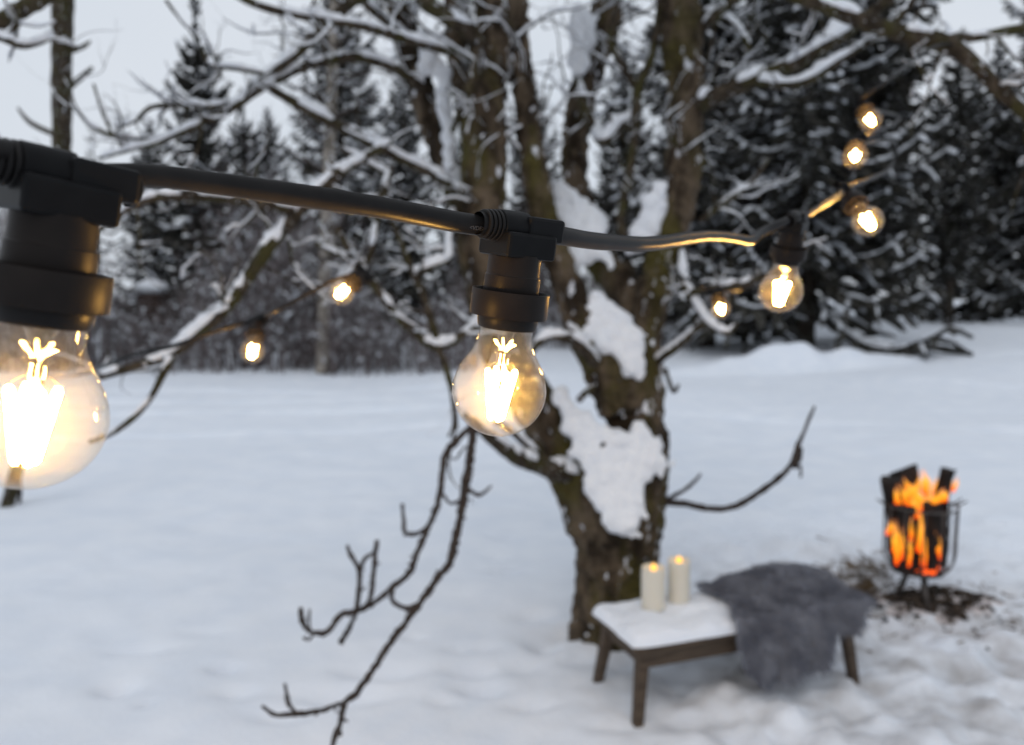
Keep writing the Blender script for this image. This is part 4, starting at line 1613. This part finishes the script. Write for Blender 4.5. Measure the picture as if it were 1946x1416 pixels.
for k in range(900):
    if q.random() < .75:
        g = ground_at(q.gauss(1640, 30), q.gauss(1108, 22))
    else:
        a = q.uniform(0, 6.28)
        r = q.uniform(.15, .75)
        g = Vector((cx + r * math.cos(a) * 1.3, cy + r * math.sin(a), 0))
    g.z = tz(g.x, g.y) - .002
    d = Vector((q.gauss(0, 1), q.gauss(0, 1), abs(q.gauss(.25, .3)))).normalized()
    ln = q.uniform(.03, .11)
    s = d.cross(Vector((0, 0, 1))).normalized() * q.uniform(.0012, .003)
    k0 = len(b.v)
    e = g + d * ln
    b.v += [tuple(g - s), tuple(g + s), tuple(e + s * .4), tuple(e - s * .4 + Vector((0, 0, -.01)))]
    b.f.append((k0, k0 + 1, k0 + 2, k0 + 3))
o = b.build('dry_grass', M_STRAW, None, recalc=False, smooth=False)
tag(o, 'flattened brown grass poking through the snow by the fire', 'grass', kind='stuff')

# ------------------------------------------------------------------ string lights


def socket_matrix(origin, down, along):
    zax = -down.normalized()
    xax = (along - zax * along.dot(zax)).normalized()
    yax = zax.cross(xax)
    M = Matrix.Identity(4)
    for i in range(3):
        M[i][0], M[i][1], M[i][2], M[i][3] = xax[i], yax[i], zax[i], origin[i]
    return M


def proto_socket():
    """moulded lamp holder hanging from the cable; local z up, x along the cable"""
    b = MB()
    prof = [(.0005, -.0165), (.0170, -.0165), (.0172, -.0295), (.0174, -.030), (.0180, -.0305), (.0184, -.0445), (.0180, -.046), (.0005, -.046)]
    b.lathe(prof, 48)
    s = b.build('socket', M_SOCKET, None)
    sharp(s)
    # housing: clamped block round the cable
    b = MB()
    b.box((.001, 0, -.0105), (.0390, .0330, .0160))
    b.box((.0145, 0, .0008), (.0290, .0250, .0150))
    h = b.build('housing', M_HOUSING, s, smooth=False)
    bv = h.modifiers.new('bevel', 'BEVEL')
    bv.width = .0022
    bv.segments = 2
    b = MB()
    MX = Matrix.Rotation(PI / 2, 4, 'Y')
    b.lathe([(.0005, -.017), (.0098, -.017), (.0104, -.0165), (.0106, .0), (.0104, .004), (.0005, .004)], 32, MX)
    sl = b.build('sleeve', M_HOUSING, s)
    sharp(sl)
    b = MB()
    for k in range(4):
        c = -.0185 - k * .0030
        r = .0100 - .0003 * k
        b.lathe([(.0066, c + .0011), (r - .0004, c + .0011), (r, c + .0006), (r, c - .0006), (r - .0004, c - .0011), (.0066, c - .0011)], 32, MX)
    b.lathe([(.0072, -.032), (.0072, -.016)], 32, MX)
    g = b.build('strain_relief', M_RUBBER, s)
    sharp(g)
    b = MB()
    b.lathe([(.0080, .0285), (.0080, .0312), (.0074, .0318), (.006, .0318)], 32, MX)
    sharp(b.build('grommet', M_RUBBER, s))
    # collar: open ring round the holder
    b = MB()
    prof = [(.0250, -.0400), (.0252, -.0405), (.0253, -.0555), (.0249, -.0566), (.0205, -.0566), (.0205, -.0545), (.0228, -.0540), (.0236, -.0530), (.0238, -.0405), (.0240, -.0400), (.0250, -.0400)]
    b.lathe(prof, 64)
    c = b.build('collar', M_SOCKET, s)
    sharp(c)
    b = MB()
    b.lathe([(.0180, -.0450), (.0180, -.0560), (.0197, -.0572), (.0199, -.0590), (.0193, -.0632), (.0186, -.0644), (.0174, -.0644), (.0165, -.06)], 48)
    g2 = b.build('gasket', M_RUBBER, s)
    sharp(g2)
    return s


def sharp(o, ang=35):
    m = o.modifiers.new('split', 'EDGE_SPLIT')
    m.split_angle = math.radians(ang)


def proto_bulb():
    r = empty('light_bulb', (0, 0, 0))
    b = MB()
    prof = [(.0172, -.0590), (.0173, -.0650), (.0176, -.0700), (.0186, -.0750), (.0207, -.0800), (.0238, -.0852), (.0270, -.0908), (.0295, -.0968), (.0308, -.1020)]
    for k in range(0, 15):
        a = PI / 2 * k / 15
        prof.append((.0312 * math.cos(a), -.1055 - .0312 * math.sin(a)))
    prof.append((.0003, -.1367))
    b.lathe(prof, 64)
    b.build('glass', M_GLASS, r)
    b = MB()
    b.lathe([(.0105, -.0620), (.0075, -.0655), (.0052, -.0690), (.0047, -.0760), (.0050, -.0790), (.0064, -.0800), (.0064, -.0808), (.0046, -.0815), (.0042, -.0875), (.0022, -.0888), (.0003, -.0890)], 24)
    b.build('stem', M_STEM, r)
    b = MB()
    b.lathe([(.0003, -.0640)] + [(r_ * .965, z_) for r_, z_ in prof if -.136 < z_ < -.064] + [(.0003, -.1355)], 48)
    b.build('halo_haze', M_HALO, r)  # added volume that spreads the filament's glow inside the glass
    w = MB()
    fil = []
    for k in range(4):
        a = PI / 4 + k * PI / 2 + .5
        d = Vector((math.cos(a), math.sin(a), 0))
        top = d * .0098 + Vector((0, 0, -.0920))
        bot = d * .0038 + Vector((0, 0, -.1265))
        fil.append((top, bot))
        w.tube([d * .002 + Vector((0, 0, -.087)), d * .006 + Vector((0, 0, -.0875)), top + Vector((0, 0, .001))], [.0002] * 3, 6)
        w.tube([bot, d * .001 + Vector((0, 0, -.1285))], [.0002] * 2, 6)
    w.build('support_wire', M_WIRE, r)
    for top, bot in fil:
        b = MB()
        b.tube([top, top.lerp(bot, .06), top.lerp(bot, .94), bot], [.0012, .0021, .0020, .0010], 10)
        b.build('filament', M_FIL, r)
    return r


BULBS = [
    # where the globe hangs: px, py, depth; down direction (right, up, fwd); label
    (58, 793, .344, (-.170, -.98, .08), 'largest and nearest lit bulb, cut off by the left edge'),
    (949, 740, .522, (-.118, -.975, .17), 'sharp lit filament bulb hanging in the middle of the picture'),
    (1484, 553, 1.15, (-.06, -.90, .36), 'lit bulb hanging straight down from the cable, right of the old tree'),
    (1649, 420, 1.66, (.22, -.75, -.60), 'tilted lit bulb, lowest of the three clustered at the upper right'),
    (1625, 297, 2.10, (-.35, -.55, -.74), 'lit bulb leaning left, middle of the three clustered at the upper right'),
    (1654, 229, 2.35, (-.04, -.70, -.70), 'small lit bulb, topmost of the three clustered at the upper right'),
    (1370, 587, 2.70, (-.04, -.63, -.75), 'tiny lit bulb close to the right of the old tree trunk'),
    (480, 667, 2.15, (.02, -.85, -.50), 'small lit bulb hanging from the rear cable over the left brush'),
    (650, 555, 2.00, (-.38, -.55, -.74), 'small tilted bulb on the rear cable beside the pale birch'),
]
ORG = [at(x, y, d) - camdir(*dn) * .1055 for x, y, d, dn, lb in BULBS]


def cable(pts, label, name):
    P, R = smooth_path([(ORG[p[0]], p[1]) if len(p) == 2 else (at(*p[:3]), p[3]) for p in pts], .006)
    arr = np.array([tuple(p) for p in P])
    L = np.concatenate([[0], np.cumsum(np.linalg.norm(np.diff(arr, axis=0), axis=1))])
    wob = np.stack([fbm(np.stack([L * 9 + 3 * k, L * 0 + k, L * 0], -1), 2) for k in range(3)], -1) * .0018
    P = [p + Vector(w) for p, w in zip(P, wob)]
    root = empty(name, P[0], label, 'string light')
    b = MB()
    b.tube(P, R, 18, .03, 40)
    b.build('cable', M_RUBBER, root, P[0])
    return root, P


front, fP = cable([(-160, 262, .285, .0052), (-40, 285, .305, .0052), (42, 299, .324, .0052), (0, .0048), (275, 335, .362, .0054), (400, 350, .385, .0057), (560, 371, .415, .0060), (720, 394, .445, .0062),
                   (880, 424, .485, .0065), (1, .0066), (1068, 449, .54, .0065), (1140, 460, .59, .0063), (1220, 465, .66, .0063), (1290, 457, .75, .0063), (1350, 448, .86, .0063), (1395, 452, .95, .0062),
                   (1425, 456, 1.0, .0062), (1450, 441, 1.05, .0062), (2, .0060), (1530, 412, 1.25, .0052), (1568, 388, 1.42, .0052), (1600, 368, 1.66, .0050), (3, .0055), (1690, 320, 2.7, .0055), (1700, 270, 2.75, .0055),
                   (4, .0055), (1710, 225, 2.9, .0055), (5, .0055), (1690, 150, 2.4, .006), (1740, 110, 2.65, .006), (1790, 85, 2.85, .006), (1830, 90, 2.88, .006)],
                  'black rubber festoon cable with lamp holders crossing the foreground', 'festoon_cable')
rear, rP = cable([(88, 716, yd - .15, .0062), (120, 716, yd - 1.6, .0062), (160, 710, 3.0, .0062), (195, 697, 2.3, .0062), (260, 673, 2.15, .0062), (340, 654, 2.1, .0062), (410, 630, 2.15, .0062), (7, .0062), (530, 588, 2.1, .0062),
                  (590, 556, 2.08, .0062), (640, 530, 2.06, .0062), (8, .0062), (705, 505, 2.2, .0062), (720, 495, 2.6, .0062), (735, 480, 3.2, .0062), (715, 455, 3.75, .0062)],
                 'thin dark rear festoon cable rising from the lower left over the brush', 'festoon_cable')
third, tP = cable([(1262, 500, 3.9, .0062), (1285, 520, 3.4, .0062), (1320, 538, 2.8, .0062), (6, .0062), (1430, 546, 2.6, .0062), (1480, 530, 3.0, .0062), (1490, 512, 3.5, .0062)],
                  'short thin dark cable run between the old tree and its right branch', 'festoon_cable')
roots = [front] * 6 + [third] + [rear] * 2
paths = [fP] * 6 + [tP] + [rP] * 2
mats = []
for (x, y, d, dn, lb), c, Q in zip(BULBS, ORG, paths):
    i = min(range(3, len(Q) - 3), key=lambda k: (Q[k] - c).length)
    mats.append(socket_matrix(c, camdir(*dn), Q[i + 3] - Q[i - 3]))
ps = proto_socket()
for k, M in enumerate(mats):
    s = ps if k == 0 else copy_tree(ps)
    s.parent = roots[k]
    s.matrix_parent_inverse = Matrix.Identity(4)
    s.matrix_basis = Matrix.Translation(roots[k].location).inverted() @ M
pb = proto_bulb()
for k, M in enumerate(mats):
    r = pb if k == 0 else copy_tree(pb)
    r.matrix_world = M @ Matrix.Rotation([.25, .0, .8, .2, 1.1, .6, .0, .4, .9][k], 4, 'Z')
    tag(r, BULBS[k][4], 'bulb', 'lit bulbs of the string lights')

# raised lettering on the cable beside the middle holder
cu = bpy.data.curves.new('print', 'FONT')
cu.body = '\u25c1VDE\u25b7'
cu.body = '<VDE>'
cu.size = .0036
cu.extrude = .00012
cu.align_x = 'CENTER'
cu.align_y = 'CENTER'
tmp = bpy.data.objects.new('tmp', cu)
COL.objects.link(tmp)
dg = bpy.context.evaluated_depsgraph_get()
me = bpy.data.meshes.new_from_object(tmp.evaluated_get(dg))
bpy.data.objects.remove(tmp)
me.materials.append(M_PRINT)
pr = bpy.data.objects.new('cable_print', me)
COL.objects.link(pr)
c0 = at(889, 426, .488)
i = min(range(len(fP)), key=lambda k: (fP[k] - c0).length)
t = (fP[i + 1] - fP[i - 1]).normalized()
view = (CAM - fP[i]).normalized()
nrm = (view - t * view.dot(t)).normalized()
upv = nrm.cross(t)
c = fP[i] + (nrm * .93 - upv * .30).normalized() * .00675
nn = (nrm * .93 - upv * .30).normalized()
uu = nn.cross(t)
M = Matrix.Identity(4)
for a in range(3):
    M[a][0], M[a][1], M[a][2], M[a][3] = t[a], uu[a], nn[a], c[a] - front.location[a]
pr.parent = front
pr.matrix_basis = M
